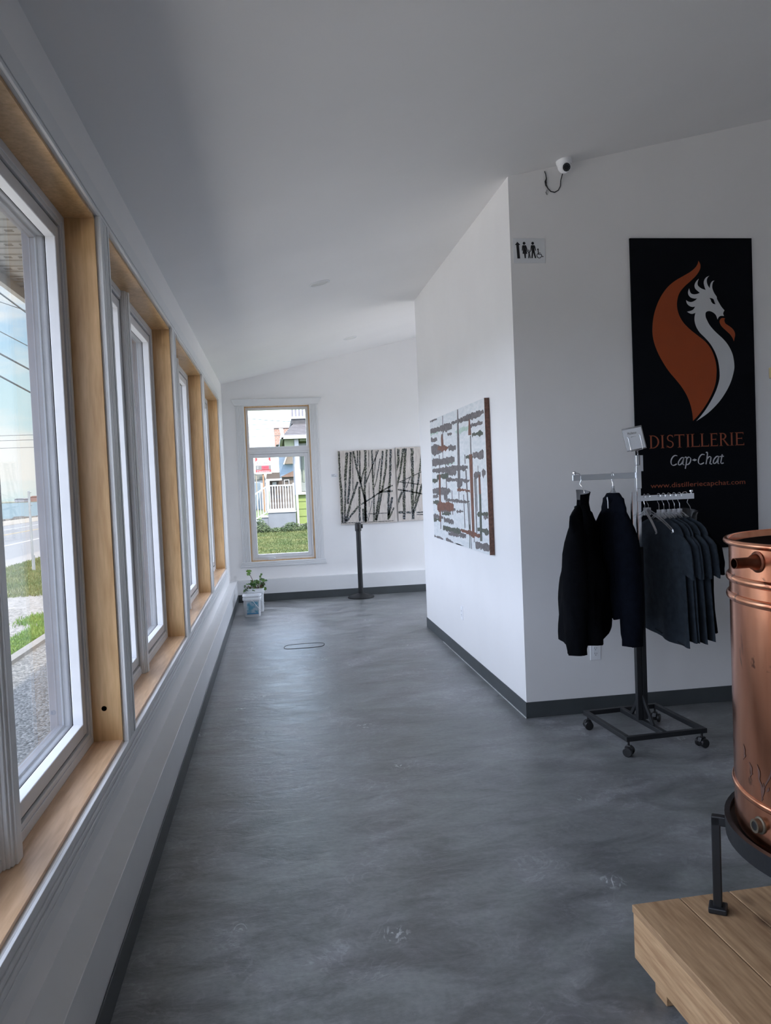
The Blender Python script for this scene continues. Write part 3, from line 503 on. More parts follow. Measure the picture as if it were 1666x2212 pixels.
# ------------------------------------------------------------------ banner
PX0, PX1, PZ0, PZ1, PY = 2.238, 3.049, .990, 2.932, 4.656   # hangs just off the wall
ban = thing('banner', 'tall black hanging banner with an orange flame and white dragon above lettering', 'banner', (2.64, YN-.008, PZ0))
MB().box(PX0, PX1, PY, YN-.003, PZ0, PZ1).build('panel', MT['banner'], ban, bevel=.001)
m = MB(); flat(m, smooth(FLAME, 4), PY); m.build('flame_emblem', MT['orange'], ban)
m = MB(); flat(m, smooth(DRAGON, 4), PY); dr = m.build('dragon_emblem', MT['whitep'], ban)
m = MB(); flat(m, smooth(EYE, 4), PY-.0008, .0006); m.build('eye', MT['banner'], dr)
m = MB(); flat(m, smooth(TONGUE, 4), PY); m.build('tongue_emblem', MT['orange'], ban)
def serif_caps(m):
    z0, z1 = CAPZ; H = z1-z0; y = PY-.0012
    for ch, a, b in CAPS:
        W = b-a
        def P(x, z): return (a+x*W, z0+z*H)
        def q(*p): m.add([(c[0], y, c[1]) for c in (P(*k) for k in p)], [tuple(range(len(p)))])
        sw = .0105/W; sf = .055
        def stem(x): q((x-sw/2, 0), (x+sw/2, 0), (x+sw/2, 1), (x-sw/2, 1))
        def serif(x, z, w):
            s = sf if z < .5 else -sf; q((x-w, z), (x+w, z), (x+sw/2, z+s), (x-sw/2, z+s))
        def arc(cx, cz, rx, rz, t0, t1, wx, wz, n=14):
            pr = None
            for i in range(n+1):
                t = math.radians(t0+(t1-t0)*i/n); o = (cx+rx*math.cos(t), cz+rz*math.sin(t)); ii = (cx+(rx-wx)*math.cos(t), cz+(rz-wz)*math.sin(t))
                if pr: q(pr[0], o, ii, pr[1])
                pr = (o, ii)
        if ch == 'I': stem(.5); serif(.5, 0, .5); serif(.5, 1, .5)
        elif ch == 'T':
            stem(.5); serif(.5, 0, .24); q((0, 1), (1, 1), (1, .93), (0, .93)); q((0, 1.02), (.07, .95), (.03, .80)); q((1, 1.02), (.93, .95), (.97, .80))
        elif ch == 'L':
            stem(.24); serif(.24, 0, .24); serif(.24, 1, .24); q((.24, 0), (1, 0), (.97, .065), (.24, .065)); q((1, 0), (.93, .06), (.98, .23))
        elif ch == 'E':
            stem(.24); serif(.24, 0, .24); serif(.24, 1, .24)
            q((.24, 0), (1, 0), (.97, .065), (.24, .065)); q((1, 0), (.92, .06), (.97, .22))
            q((.24, 1), (.93, 1), (.93, .935), (.24, .935)); q((.93, 1), (.85, .94), (.92, .80))
            q((.24, .56), (.78, .56), (.78, .50), (.24, .50)); q((.78, .64), (.80, .42), (.72, .53))
        elif ch == 'D':
            stem(.20); serif(.20, 0, .20); serif(.20, 1, .20); arc(.34, .5, .66, .5, 90, -90, sw, .065)
            q((.2, 1), (.36, 1), (.36, .935), (.2, .935)); q((.2, 0), (.36, 0), (.36, .065), (.2, .065))
        elif ch == 'R':
            stem(.20); serif(.20, 0, .20); serif(.20, 1, .20); arc(.34, .745, .40, .255, 90, -90, sw, .065)
            q((.2, 1), (.36, 1), (.36, .935), (.2, .935)); q((.2, .49), (.40, .49), (.40, .555), (.2, .555)); q((.36, .52), (.50, .52), (1.0, .0), (.80, .0)); q((.78, 0), (1.06, 0), (.98, .045), (.84, .045))
        elif ch == 'S':
            arc(.48, .75, .42, .25, 40, 270, sw*.75, .065); arc(.46, .27, .46, .27, 90, -145, sw*.75, .065)
            q((.46, .54), (.46, .475), (.52, .50), (.52, .56)); q((.80, .98), (.74, .86), (.88, .76)); q((.05, .26), (.10, .08), (.0, .03))
m = MB(); serif_caps(m); m.build('rust_capital_lettering', MT['rust'], ban)
m = MB()
for p in NIB: ribbon(m, p, .0080, PY-.0012, nib=math.radians(-35))
flat(m, [(a, b) for a, b in DIA], PY-.0004, .0008)
m.build('white_italic_lettering', MT['whitep'], ban)
m = MB(); textmesh(m, 'www.distilleriecapchat.com', URL[0][0], URL[1][0], 1.387, .0295, PY-.0012); m.build('web_address_lettering', MT['rust'], ban)
# ------------------------------------------------------------------ restroom sign
sg = thing('restroom_sign', 'small white sign with an arrow and black family and wheelchair pictograms', 'sign', (1.60, YN-.004, 2.785))
SX0, SX1, SZ0, SZ1 = 1.497, 1.697, 2.786, 2.934
MB().box(SX0, SX1, YN-.004, YN, SZ0, SZ1).build('panel', mat('pale_grey_sign', (.74, .76, .78), .45, noise=.02), sg, bevel=.001)
m = MB(); SY = YN-.0048
def sp(c): # pictogram plane: crop units 200..800 across, 1600..2040 down
    return (SX0+(c[0]-205)/(795-205)*(SX1-SX0), SZ1-(c[1]-1600)/(2035-1600)*(SZ1-SZ0))
def poly(*p): m.prism([sp(c) for c in p], 'y', SY, SY+.0008)
def disc(c, r, n=20):
    x, z = sp(c); m.prism([(x+r*math.cos(2*PI*k/n), z+r*math.sin(2*PI*k/n)) for k in range(n)], 'y', SY, SY+.0008)
poly((285, 1662), (338, 1717), (312, 1717), (325, 1955), (275, 1955), (262, 1717), (238, 1717))
disc((408, 1688), .0086)
poly((378, 1722), (440, 1722), (452, 1745), (470, 1815), (455, 1820), (432, 1760), (462, 1872), (434, 1872), (430, 1950), (410, 1950), (402, 1872), (374, 1872), (392, 1760), (376, 1818), (362, 1815), (368, 1740))
disc((567, 1688), .0086)
poly((538, 1722), (600, 1722), (612, 1745), (626, 1815), (612, 1820), (594, 1760), (600, 1840), (625, 1950), (600, 1950), (574, 1850), (558, 1950), (535, 1950), (548, 1840), (548, 1760), (538, 1815), (522, 1812), (530, 1740))
disc((492, 1812), .0038); poly((455, 1812), (490, 1838), (530, 1808), (534, 1818), (506, 1850), (508, 1885), (522, 1950), (510, 1950), (498, 1895), (488, 1950), (475, 1950), (484, 1885), (482, 1850), (450, 1822))
disc((662, 1795), .0050); poly((655, 1808), (672, 1808), (676, 1852), (710, 1852), (710, 1862), (676, 1862), (678, 1875), (722, 1875), (742, 1920), (760, 1912), (762, 1924), (738, 1934), (716, 1888), (662, 1888))
x, z = sp((682, 1905)); pr = None
for k in range(25):
    a = math.radians(115+k*250/24); o_ = (x+.0165*math.cos(a), z+.0165*math.sin(a)); i_ = (x+.0125*math.cos(a), z+.0125*math.sin(a))
    if pr: m.prism([pr[0], o_, i_, pr[1]], 'y', SY, SY+.0008)
    pr = (o_, i_)
m.build('pictograms', MT['ink'], sg)
# ------------------------------------------------------------------ outlets
def outlet(name, label, c, axis, blank):
    r = thing(name, label, 'outlet', c)
    def bx(a0, a1, d0, d1, z0, z1, nm, mt, bev=0, par=None):
        q = MB()
        if axis == 'y': q.box(c[0]+a0, c[0]+a1, c[1]-d1, c[1]-d0, c[2]+z0, c[2]+z1)
        else: q.box(c[0]-d1, c[0]-d0, c[1]+a0, c[1]+a1, c[2]+z0, c[2]+z1)
        return q.build(nm, mt, par or r, bevel=bev)
    bx(-.035, .035, 0, .005, -.057, .057, 'cover_plate', MT['outlet'], .0025)
    bx(-.0165, .0165, .005, .0068, -.033, .033, 'receptacle', MT['outlet'], .001)
    for z in (-.017, .017):
        q = MB()
        for a0, a1, z0, z1 in ((-.0075, -.0055, -.001, .007), (.0055, .0075, -.001, .006), (-.002, .002, -.010, -.006)):
            if axis == 'y': q.box(c[0]+a0, c[0]+a1, c[1]-.0074, c[1]-.0066, c[2]+z+z0, c[2]+z+z1)
            else: q.box(c[0]-.0074, c[0]-.0066, c[1]+a0, c[1]+a1, c[2]+z+z0, c[2]+z+z1)
        q.build('socket', MT['ink'], r)
outlet('wall_outlet', 'white duplex outlet low on the wall below the hanging black sweaters', (1.936, YN, .386), 'y', False)
outlet('wall_outlet', 'white outlet plate low on the corridor wall under the abstract painting', (XR, 6.315, .392), 'x', True)
# ------------------------------------------------------------------ recessed lamps
for k, (x, y, lab) in enumerate(((.428, 6.268, 'round recessed ceiling lamp nearer the camera, switched off'), (.959, 9.25, 'round recessed ceiling lamp near the far wall, switched off'))):
    r = thing('ceiling_lamp', lab, 'lamp', (0, 0, 0), group=None); r.location = (x, y, zc(x)); r.rotation_euler = (0, -math.atan(.2165), 0)
    MB().lathe([(.070, .002), (.082, .002), (.084, -.003), (.072, -.006), (.068, -.001)], (0, 0, 0), 40, caps=False).build('trim_ring', MT['trim'], r, smooth=True, local=True)
    MB().lathe([(0, -.0015), (.069, -.0015), (.069, .002)], (0, 0, 0), 40).build('diffuser', mat('lamp_diffuser', (.72, .72, .70), .4, noise=.02), r, smooth=True, local=True)
# ------------------------------------------------------------------ security camera
cx, cy = 1.80, 4.585; cz = zc(cx)
sc_ = thing('security_camera', 'white dome security camera on the ceiling above the restroom sign', 'camera', (cx, cy, cz))
T = Matrix.Translation((cx, cy, cz)) @ Matrix.Rotation(-math.atan(.2165), 4, 'Y')
m = MB().lathe([(.0, .001), (.046, .001), (.047, -.012), (.044, -.030), (.040, -.034), (0, -.034)], n=32); m.xf(T); m.build('mount', MT['outlet'], sc_, smooth=True)
T2 = Matrix.Translation((cx, cy-.004, cz-.042))
m = MB().lathe([(0, -.038), (.014, -.036), (.026, -.028), (.035, -.014), (.038, 0), (.036, .014), (.028, .026), (0, .028)], n=32); m.xf(T2); dome = m.build('dome', MT['outlet'], sc_, smooth=True)
d = Vector((.05, -.90, -.32)).normalized(); q = d.to_track_quat('Z', 'Y').to_matrix().to_4x4()
T3 = Matrix.Translation(Vector((cx, cy-.004, cz-.046))+d*.012) @ q
m = MB().lathe([(.030, .012), (.030, .021), (.028, .026), (.024, .027)], n=32, caps=False); m.xf(T3); m.build('lens_ring', MT['outlet'], dome, smooth=True)
m = MB().lathe([(0, .026), (.0245, .026), (.0245, .010)], n=32); m.xf(T3); m.build('lens', MT['blackp'], dome, smooth=True)
m = MB()
for k in range(10):
    a = 2*PI*k/10; m.add([], []); st = len(m.v); m.lathe([(0, .0272), (.0014, .0272), (.0014, .026)], (.018*math.cos(a), .018*math.sin(a), 0), 8)
m.xf(T3); m.build('lens_light', mat('small_light_dot', (.4, .4, .42), .3), dome)
yw = YN-.006
pts = [(1.800, yw-.06, cz-.072), (1.806, yw-.012, cz-.094), (1.807, yw, cz-.125), (1.793, yw, cz-.150), (1.770, yw, cz-.162), (1.746, yw, cz-.158), (1.728, yw, cz-.140), (1.716, yw, cz-.118), (1.714, yw, cz-.098), (1.720, yw, cz-.082), (1.716, yw, cz-.055), (1.712, yw+.004, cz-.036)]
m = MB().tube(pts, [.003]*6+[.003, .006, .006, .003, .0025, .0025], 8); m.build('cable', MT['blackp'], sc_, smooth=True)
m = MB().tube([(1.722, yw+.004, cz-.148), (1.712, yw-.006, cz-.166), (1.722, yw+.002, cz-.176)], .004, 6); m.build('cable_clip', MT['clear'], sc_, smooth=True)
# ------------------------------------------------------------------ paintings
random.seed(4)
def jag(p, q, n, amp):
    out = []
    for i in range(n):
        t = i/n; out.append((p[0]+(q[0]-p[0])*t+random.uniform(-amp, amp)*.3, p[1]+(q[1]-p[1])*t+random.uniform(-amp, amp)))
    return out
pa = thing('painting', 'abstract canvas of brown and green dashes on white, on the corridor wall', 'painting', (XR, 6.21, .95))
AY0, AY1, AZ0, AZ1, AX = 5.262, 7.165, .963, 2.040, 1.445
canvas_w = mat('white_brushed_canvas', (.66, .70, .71), .7, col2=(.78, .79, .80), noise=.1, nscale=14, bump=.4, bscale=40, stretch=(1, 1, 4))
MB().box(AX, XR-.003, AY0, AY1, AZ0, AZ1).build('canvas', [canvas_w], pa)
MB().box(AX-.0015, XR-.003, AY0-.004, AY0, AZ0, AZ1).build('canvas_edge', mat('rust_brown_edge', (.17, .085, .06), .7, noise=.5, nscale=60), pa)
PC = dict(t=mat('taupe_paint', (.105, .09, .09), .6, col2=(.19, .17, .17), nscale=40, bump=.5, bscale=90), o=mat('rust_paint', (.22, .085, .052), .6, noise=.4, nscale=40, bump=.5, bscale=90),
          g=mat('dark_green_paint', (.045, .065, .042), .6, col2=(.11, .11, .09), nscale=40, bump=.5, bscale=90), l=mat('pale_green_paint', (.40, .56, .46), .6, col2=(.55, .66, .6), nscale=30, bump=.5, bscale=90))
bufs = {k: MB() for k in PC}; lay = {k: .0012+.0003*i for i, k in enumerate('ltgo')}
for pi_, p in enumerate(ABSTRACT):
    c = p[4]; a, b, e, f = [tuple(v) for v in p[:4]]
    a, b, e, f = [(min(max(y, AY0+.004), AY1-.004), min(max(z, AZ0+.004), AZ1-.004)) for y, z in (a, b, e, f)]
    wide = abs(b[0]-a[0]) > abs(f[1]-a[1])*.7
    if wide:
        nn = max(5, int(abs(b[0]-a[0])/.028)); up, dn = [], []; ph_ = random.uniform(0, 6)
        for i in range(nn+1):
            t = i/nn; yc = a[0]+(b[0]-a[0])*t; zu = a[1]+(b[1]-a[1])*t; zd = f[1]+(e[1]-f[1])*t; zm = (zu+zd)/2; hh = (zu-zd)/2
            tp = min(1, .7+3.5*t, .6+4*(1-t)); k_ = 1.32*tp*(1+.20*math.sin(t*7+ph_))
            up.append((yc+random.uniform(-.008, .008), zm+hh*k_+random.uniform(-.007, .007))); dn.append((yc+random.uniform(-.008, .008), zm-hh*k_*random.uniform(.8, 1.15)+random.uniform(-.009, .007)))
        out = up+dn[::-1]
    else: out = jag(a, b, 2, .002)+jag(b, e, max(4, int(abs(f[1]-a[1])/.03)), .004)+jag(e, f, 2, .002)+jag(f, a, max(4, int(abs(f[1]-a[1])/.03)), .004)
    out = [(min(max(y, AY0+.002), AY1-.002), min(max(z, AZ0+.002), AZ1-.002)) for y, z in out]
    bufs[c].prism(out, 'x', AX-lay[c]-pi_*6e-6, AX+.0002)
for c, nm in (('l', 'pale_green_strokes'), ('t', 'taupe_strokes'), ('g', 'green_strokes'), ('o', 'rust_strokes')): bufs[c].build(nm, PC[c], pa)
canvas_b = mat('cream_brushed_canvas', (.56, .50, .455), .7, col2=(.67, .61, .56), nscale=10, bump=.4, bscale=40, stretch=(5, 1, 1))
def barkmat():
    m = bpy.data.materials.new('speckled_bark_paint'); m.use_nodes = True; nt = m.node_tree; N = nt.nodes; L = nt.links; b = N['Principled BSDF']; b.inputs['Roughness'].default_value = .6
    tc = N.new('ShaderNodeTexCoord'); n = N.new('ShaderNodeTexNoise'); n.inputs['Scale'].default_value = 55; n.inputs['Detail'].default_value = 3; L.new(tc.outputs['Object'], n.inputs['Vector'])
    r = N.new('ShaderNodeValToRGB'); cr = r.color_ramp; cr.elements[0].position = .45; cr.elements[0].color = (.032, .035, .033, 1); cr.elements[1].position = .62; cr.elements[1].color = (.34, .34, .33, 1)
    e = cr.elements.new(.53); e.color = (.075, .08, .07, 1); L.new(n.outputs['Fac'], r.inputs[0])
    n2 = N.new('ShaderNodeTexNoise'); n2.inputs['Scale'].default_value = 5; L.new(tc.outputs['Object'], n2.inputs['Vector'])
    mx = N.new('ShaderNodeMix'); mx.data_type = 'RGBA'; mx.blend_type = 'MULTIPLY'; mx.inputs[0].default_value = .8; L.new(r.outputs[0], mx.inputs[6])
    r2 = N.new('ShaderNodeValToRGB'); r2.color_ramp.elements[0].position = .4; r2.color_ramp.elements[0].color = (.8, .85, 1, 1); r2.color_ramp.elements[1].position = .6; r2.color_ramp.elements[1].color = (1, .98, .72, 1); L.new(n2.outputs['Fac'], r2.inputs[0]); L.new(r2.outputs[0], mx.inputs[7])
    L.new(mx.outputs[2], b.inputs['Base Color']); return m
bark = barkmat()
WG = .0015
BX = [(.850, 1.606, .948, 1.928), (1.628, 2.385, .958, 1.945)]
labs = ['left canvas of a pair painted with black birch trunks on cream', 'right canvas of a pair painted with birch trunks, partly behind the wall corner']
for k, (x0, x1, z0, z1) in enumerate(BX):
    r = thing('painting', labs[k], 'painting', ((x0+x1)/2, YF, z0))
    MB().box(x0, x1, YF-.035, YF-.003, z0, z1).build('canvas', canvas_b, r, bevel=.002)
    m = MB(); yb = YF-.0362
    for pts, w in BIRCH:
        P = [tuple(p) for p in pts]; cxm = sum(p[0] for p in P)/len(P)
        if not (x0-.02 < cxm < x1+.02) and not (P[0][0] < x1 and P[-1][0] > x0 and abs(P[0][0]-P[-1][0]) > .5): continue
        D = []
        for i in range(len(P)-1):
            a, b = Vector(P[i]), Vector(P[i+1]); n = max(2, int((b-a).length/.022))
            for j in range(n): D.append(a+(b-a)*j/n)
        D.append(Vector(P[-1])); Lf, Rt = [], []
        for i, q in enumerate(D):
            d = (D[min(i+1, len(D)-1)]-D[max(i-1, 0)]).normalized(); nn = Vector((-d.y, d.x)); hw = w*.66
            Lf.append(q+nn*hw*random.uniform(.75, 1.2)); Rt.append(q-nn*hw*random.uniform(.75, 1.2))
        cl = lambda v: (min(max(v.x, x0+.003), x1-.003), yb, min(max(v.y, z0+.003), z1-.003))
        for i in range(len(D)-1):
            q4 = [cl(Lf[i]), cl(Lf[i+1]), cl(Rt[i+1]), cl(Rt[i])]
            if max(a[0] for a in q4)-min(a[0] for a in q4) > 1e-4 and max(a[2] for a in q4)-min(a[2] for a in q4) > 1e-4: m.add(q4, [(0, 1, 2, 3)])
    m.build('trunk_strokes', bark, r)
r = thing('wall_label', 'tiny white caption card on the far wall left of the birch canvases', 'label', (.795, YF, 1.585))
MB().box(.750, .838, YF-.003, YF, 1.582, 1.630).build('card', MT['card'], r)
m = MB()
for k, (a, b) in enumerate(((.757, .800), (.757, .785), (.757, .820))): m.box(a, b, YF-.0036, YF-.003, 1.616-k*.010, 1.619-k*.010)
m.build('caption_lines', MT['ink'], r)
# floor access plate outline (cleanout) in the concrete
fp = thing('floor_cover', 'oval floor cover plate set flush into the polished concrete', 'floor cover', (.20, 7.35, 0))
m = MB(); ov = []
for k in range(40):
    a = 2*PI*k/40; cc, ss = math.cos(a), math.sin(a); ov.append((.205+.185*abs(cc)**.45*(1 if cc > 0 else -1)+.02*ss, 7.345+.10*abs(ss)**.7*(1 if ss > 0 else -1)))
m.add([(x, y, .0012) for x, y in ov], [tuple(range(40))]); m.build('plate', MT['floor'], fp)
m = MB().tube([(x, y, .001) for x, y in ov], .0035, 6, closed=True); m.build('seam', mat('dark_seam', (.05, .05, .05), .8), fp)
# ------------------------------------------------------------------ clothes rack
RC, RA = (1.984, 4.152), math.radians(3.5)
rack = thing('clothes_rack', 'rolling two-arm clothes rack with chrome arms and a black base, in front of the banner', 'clothes rack', (RC[0], RC[1], 0), RA)
ARL, ARR = 1.475, 1.345
m = MB(); s = .026; hx, hy, zb = .235, .258, .106
m.box(-hx, hx, -hy, -hy+s, zb-s, zb); m.box(-hx, hx, hy-s, hy, zb-s, zb); m.box(-hx, -hx+s, -hy+s, hy-s, zb-s, zb); m.box(hx-s, hx, -hy+s, hy-s, zb-s, zb)
m.box(-.013, .013, -hy+s, hy-s, zb-s, zb); m.build('base_frame', MT['steel'], rack, bevel=.002, local=True)
for sx in (-1, 1): MB().box(sx*.016-.0145, sx*.016+.0145, -.0145, .0145, zb, 1.075).build('lower_upright', MT['steel'], rack, bevel=.002, local=True)
for sy in (-1, 1): MB().bar((0, sy*.120, zb-.004), (0, sy*.012, zb+.135), .022, .012, (1, 0, 0)).build('gusset', MT['steel'], rack, bevel=.001, local=True)
MB().box(-.016-.0115, -.016+.0115, -.0115, .0115, 1.075, 1.385).build('upright', MT['chrome'], rack, bevel=.002, local=True)
MB().box(.016-.0115, .016+.0115, -.0115, .0115, 1.075, 1.530).build('upright', MT['chrome'], rack, bevel=.002, local=True)
AL, AR_ = -.372, .352
MB().box(AL, .004, -.0065, .0065, ARL-.016, ARL+.016).build('arm', MT['chrome'], rack, bevel=.001, local=True)
MB().box(.004, AR_, -.0065-.008, .0065-.008, ARR-.016, ARR+.016).build('arm', MT['chrome'], rack, bevel=.001, local=True)
m = MB(); m.box(.001, .031, -.015, .015, ARL-.075, ARL+.048); m.build('arm_clamp', MT['chrome'], rack, bevel=.002, local=True)
m = MB(); m.box(.026, .046, -.012, .012, 1.495, 1.585); m.box(.004, .020, -.012, .012, 1.530, 1.585); m.build('clip_block', MT['chrome'], rack, bevel=.002, local=True)
for x, z in ((AL+.012, ARL+.016), (AR_-.014, ARR+.016)):
    yy = 0 if x < 0 else -.008
    MB().lathe([(.004, 0), (.004, .004), (.009, .006), (.0105, .012), (.008, .018), (0, .020)], (x, yy, z), 16).build('ball_stop', MT['chrome'], rack, smooth=True, local=True)
for sx in (-1, 1):
    for sy in (-1, 1):
        x, y = sx*(hx-.02), sy*(hy-.02); a = .5*sx+sy*.3
        M_ = Matrix.Translation((x, y, 0)) @ Matrix.Rotation(a, 4, 'Z')
        c = MB(); st = 0
        c.lathe([(.006, .052), (.006, .082)], n=10); c.prism([(-.020, .012), (-.024, .034), (-.014, .055), (.012, .058), (.022, .040), (.018, .014)], 'y', -.012, .012); c.xf(M_)
        co = c.build('caster', MT['blackp'], rack, bevel=.002, local=True)
        w = MB(); w.lathe([(0, -.008), (.022, -.008), (.025, -.005), (.025, .005), (.022, .008), (0, .008)], (0, .022, .025), 24, 'y'); w.lathe([(0, -.008), (.022, -.008), (.025, -.005), (.025, .005), (.022, .008), (0, .008)], (0, -.022, .025), 24, 'y'); w.xf(M_)
        w.build('wheel', MT['blackp'], co, smooth=True, local=True)
def rk(x, y, z):   # rack-local to world
    return (RC[0]+x*math.cos(RA)-y*math.sin(RA), RC[1]+x*math.sin(RA)+y*math.cos(RA), z)
# price card in its wire holder
cz0 = 1.618
hd = thing('price_card', 'white price card reading Molleton in a wire clip atop the clothes rack', 'sign', rk(.030, 0, 1.585))
M_ = Matrix.Translation(rk(.004, -.02, cz0)) @ Matrix.Rotation(math.radians(-4), 4, 'Z') @ Matrix.Rotation(math.radians(-9), 4, 'Y') @ Matrix.Rotation(math.radians(-8), 4, 'X')
m = MB().box(-.054, .052, -.0015, .0005, .002, .118); m.xf(M_); m.build('card', MT['card'], hd)
m = MB().box(-.056, .058, .001, .003, -.004, .127); m.xf(M_); m.build('plastic_sleeve', MT['clear'], hd)
m = MB(); textmesh(m, 'Molleton', -.030, .020, .086, .0145, -.0022); textmesh(m, '$89.99 + tx', -.016, .010, .0705, .0042, -.0022); m.xf(M_); m.build('lettering', MT['ink'], hd)
m = MB()
for x, t in ((-.037, .068), (.031, .072)): m.tube([(x, -.004, t+.006), (x+.003, -.007, t), (x+.002, -.007, .004), (x+.002, -.003, -.006), (.0, .0, -.008)], .0016, 6)
m.xf(M_); m.build('wire_prong', MT['chrome'], hd, smooth=True)
a = M_ @ Vector((0, 0, -.008)); b = Vector(rk(.022, 0, 1.588)); m = MB(); m.tube([a, b], .0022, 8); m.tube([a+Vector((.006, .004, 0)), b+Vector((.004, .002, -.004))], .0022, 8)
m.lathe([(0, 0), (.004, 0), (.004, .008), (0, .008)], tuple(b), 12); m.build('stem', MT['chrome'], hd, smooth=True)
# ------------------------------------------------------------------ hangers
def hanger_parts(root, ztop, y0=0, arm=True, drop=.055, span=.205):
    """root-local: hook passes over a bar whose top is at local z 0"""
    r = .019; pts = [(0, r*math.cos(math.radians(a))+.0, r*math.sin(math.radians(a))-.012) for a in range(-25, 200, 15)]
    P = [(0, y, z) for _, y, z in pts]
    P = P[::-1]; P += [(0, .012, -.040), (0, 0, -.055), (0, 0, -drop-.030)]
    m = MB().tube(P, .0017, 6); m.build('hook', MT['chrome'], root, smooth=True, local=True)
    if not arm: return
    z0 = -drop-.026
    m = MB(); n = 16
    for off in (0, .013):
        path = []
        for i in range(-n, n+1):
            t = i/n; s_ = abs(t); y = t*span; z = z0+.002-off-.028*s_**.7-.075*s_**1.6; path.append((0, y, z))
        m.tube(path, [.0042-.001*abs(i)/n for i in range(-n, n+1)], 6)
    for t in (-1, 1):
        y = t*span; z = z0-.101; m.tube([(0, y, z), (0, y+t*.003, z-.014), (0, y-t*.010, z-.018)], .004, 6)
        for q in (.25, .5, .75): s_ = q; yy = t*q*span; zz = z0-.028*s_**.7-.075*s_**1.6; m.tube([(0, yy, zz), (0, yy+t*.006, zz-.013)], .0025, 5)
    m.box(-.0045, .0045, -.016, .016, z0-.030, z0+.012)
    m.build('hanger_body', MT['clear'], root, smooth=True, local=True)
# ------------------------------------------------------------------ shirts
def fold(ang, z, ph, amp, k=5):
    return amp*(math.sin(k*ang+ph+z*3.1)+.6*math.sin((k*2+1)*ang+ph*1.7-z*4.3))
def torso(m, ztop, L, bs=1., hemfold=0., neck=.085, sh=.215, hem=.235, thick=.032, ph=0., amp=.006, sag=0., lean=0., NR=44, neckdrop=.03):
    rows = [(0, neck, .018), (.012, neck+.03, .022), (.030, neck+.085, .026), (.052, sh-.02, .028), (.080, sh, .032)]
    k = 16
    for i in range(1, k+1):
        t = i/k; rows.append((.08+(L-.08)*t, sh+(hem-sh)*t-.012*math.sin(PI*t), .032+(thick-.032)*min(1, t*2)))
    rings = []
    for dz, a, b in rows:
        ring = []; t = dz/L
        for j in range(NR):
            an = 2*PI*j/NR; ca, sa = math.cos(an), math.sin(an); b_ = b*bs
            y = a*(1 if ca > 0 else -1)*abs(ca)**.85; x = b_*(1 if sa > 0 else -1)*abs(sa)**.9
            f = fold(an, dz*4, ph, amp*min(1, t*1.6))
            z = ztop-dz
            if dz < .02: z -= neckdrop*(1-abs(ca))*.9
            x += f*(.6+.8*abs(sa))+lean*dz; y += .4*f
            if i and dz > L*.55:
                u_ = ((dz-L*.55)/(L*.45))**1.6; z += u_*(sag*ca+.022*abs(ca)**5+.005*math.sin(5*an+ph)); x += hemfold*u_*math.sin(y*34+ph)*1.
            ring.append((x, y, z))
        rings.append(ring)
    m.loft(rings, True, True)
def sleeve(m, side, ztop, sh, length, out=.06, wid=.085, th=.022, ph=0, amp=.004, cuff=None, fwd=0., taper=.9, NR=22):
    rings = []; k = 12
    for i in range(k+1):
        t = i/k; q = min(1, t*5); cy = side*(sh-.085+.055*q**.7+out*math.sin(t*PI/2)); cz = ztop-.050-length*t
        w = wid*(1-(1-taper)*t)*(.30+.70*min(1, t*4)**.6); h = th*(1+.5*math.sin(t*PI))*(.5+.5*q)
        if cuff and t > .9: w *= cuff; h *= 1.1
        ring = []
        for j in range(NR):
            an = 2*PI*j/NR; f = fold(an, t*5, ph+side, amp*t, 4)
            ring.append((h*math.sin(an)+f+fwd*t, cy+w*.5*math.cos(an)+f*.5, cz+.35*side*(-1)*w*.5*math.cos(an)*(0 if length > .4 else 1)))
        rings.append(ring)
    m.loft(rings, True, True)
def tee(root, ph, mt, L=.66, lean=0., sag=-.02):
    m = MB(); torso(m, -.128, L, bs=.42, hemfold=.011, sh=.220, ph=ph, amp=.0036, lean=lean, sag=sag, hem=.262+.01*math.sin(ph)); m.build('body', mt, root, smooth=True, local=True, auto=80)
    for sd in (-1, 1):
        m = MB(); sleeve(m, sd, -.140, .222, .235, out=.040, wid=.15, th=.011, ph=ph, amp=.003, fwd=.004*math.sin(ph*2+sd)); m.build('sleeve', mt, root, smooth=True, local=True, auto=80)
    m = MB(); P = []
    for j in range(25):
        an = 2*PI*j/24; P.append((.010*math.sin(an),   .085*math.cos(an), -.130-.028*(1-abs(math.cos(an)))))
    m.tube(P[:-1], .004, 6, closed=True); m.build('collar', mt, root, smooth=True, local=True)
def garment_root(name, label, cat, x, arm, rot=0., group=None, y=0, dz=.0):
    z = (ARL if arm == 'L' else ARR)+.016
    p = rk(x, (0 if arm == 'L' else -.008)+y, z+dz)
    return thing(name, label, cat, p, RA+rot, group)
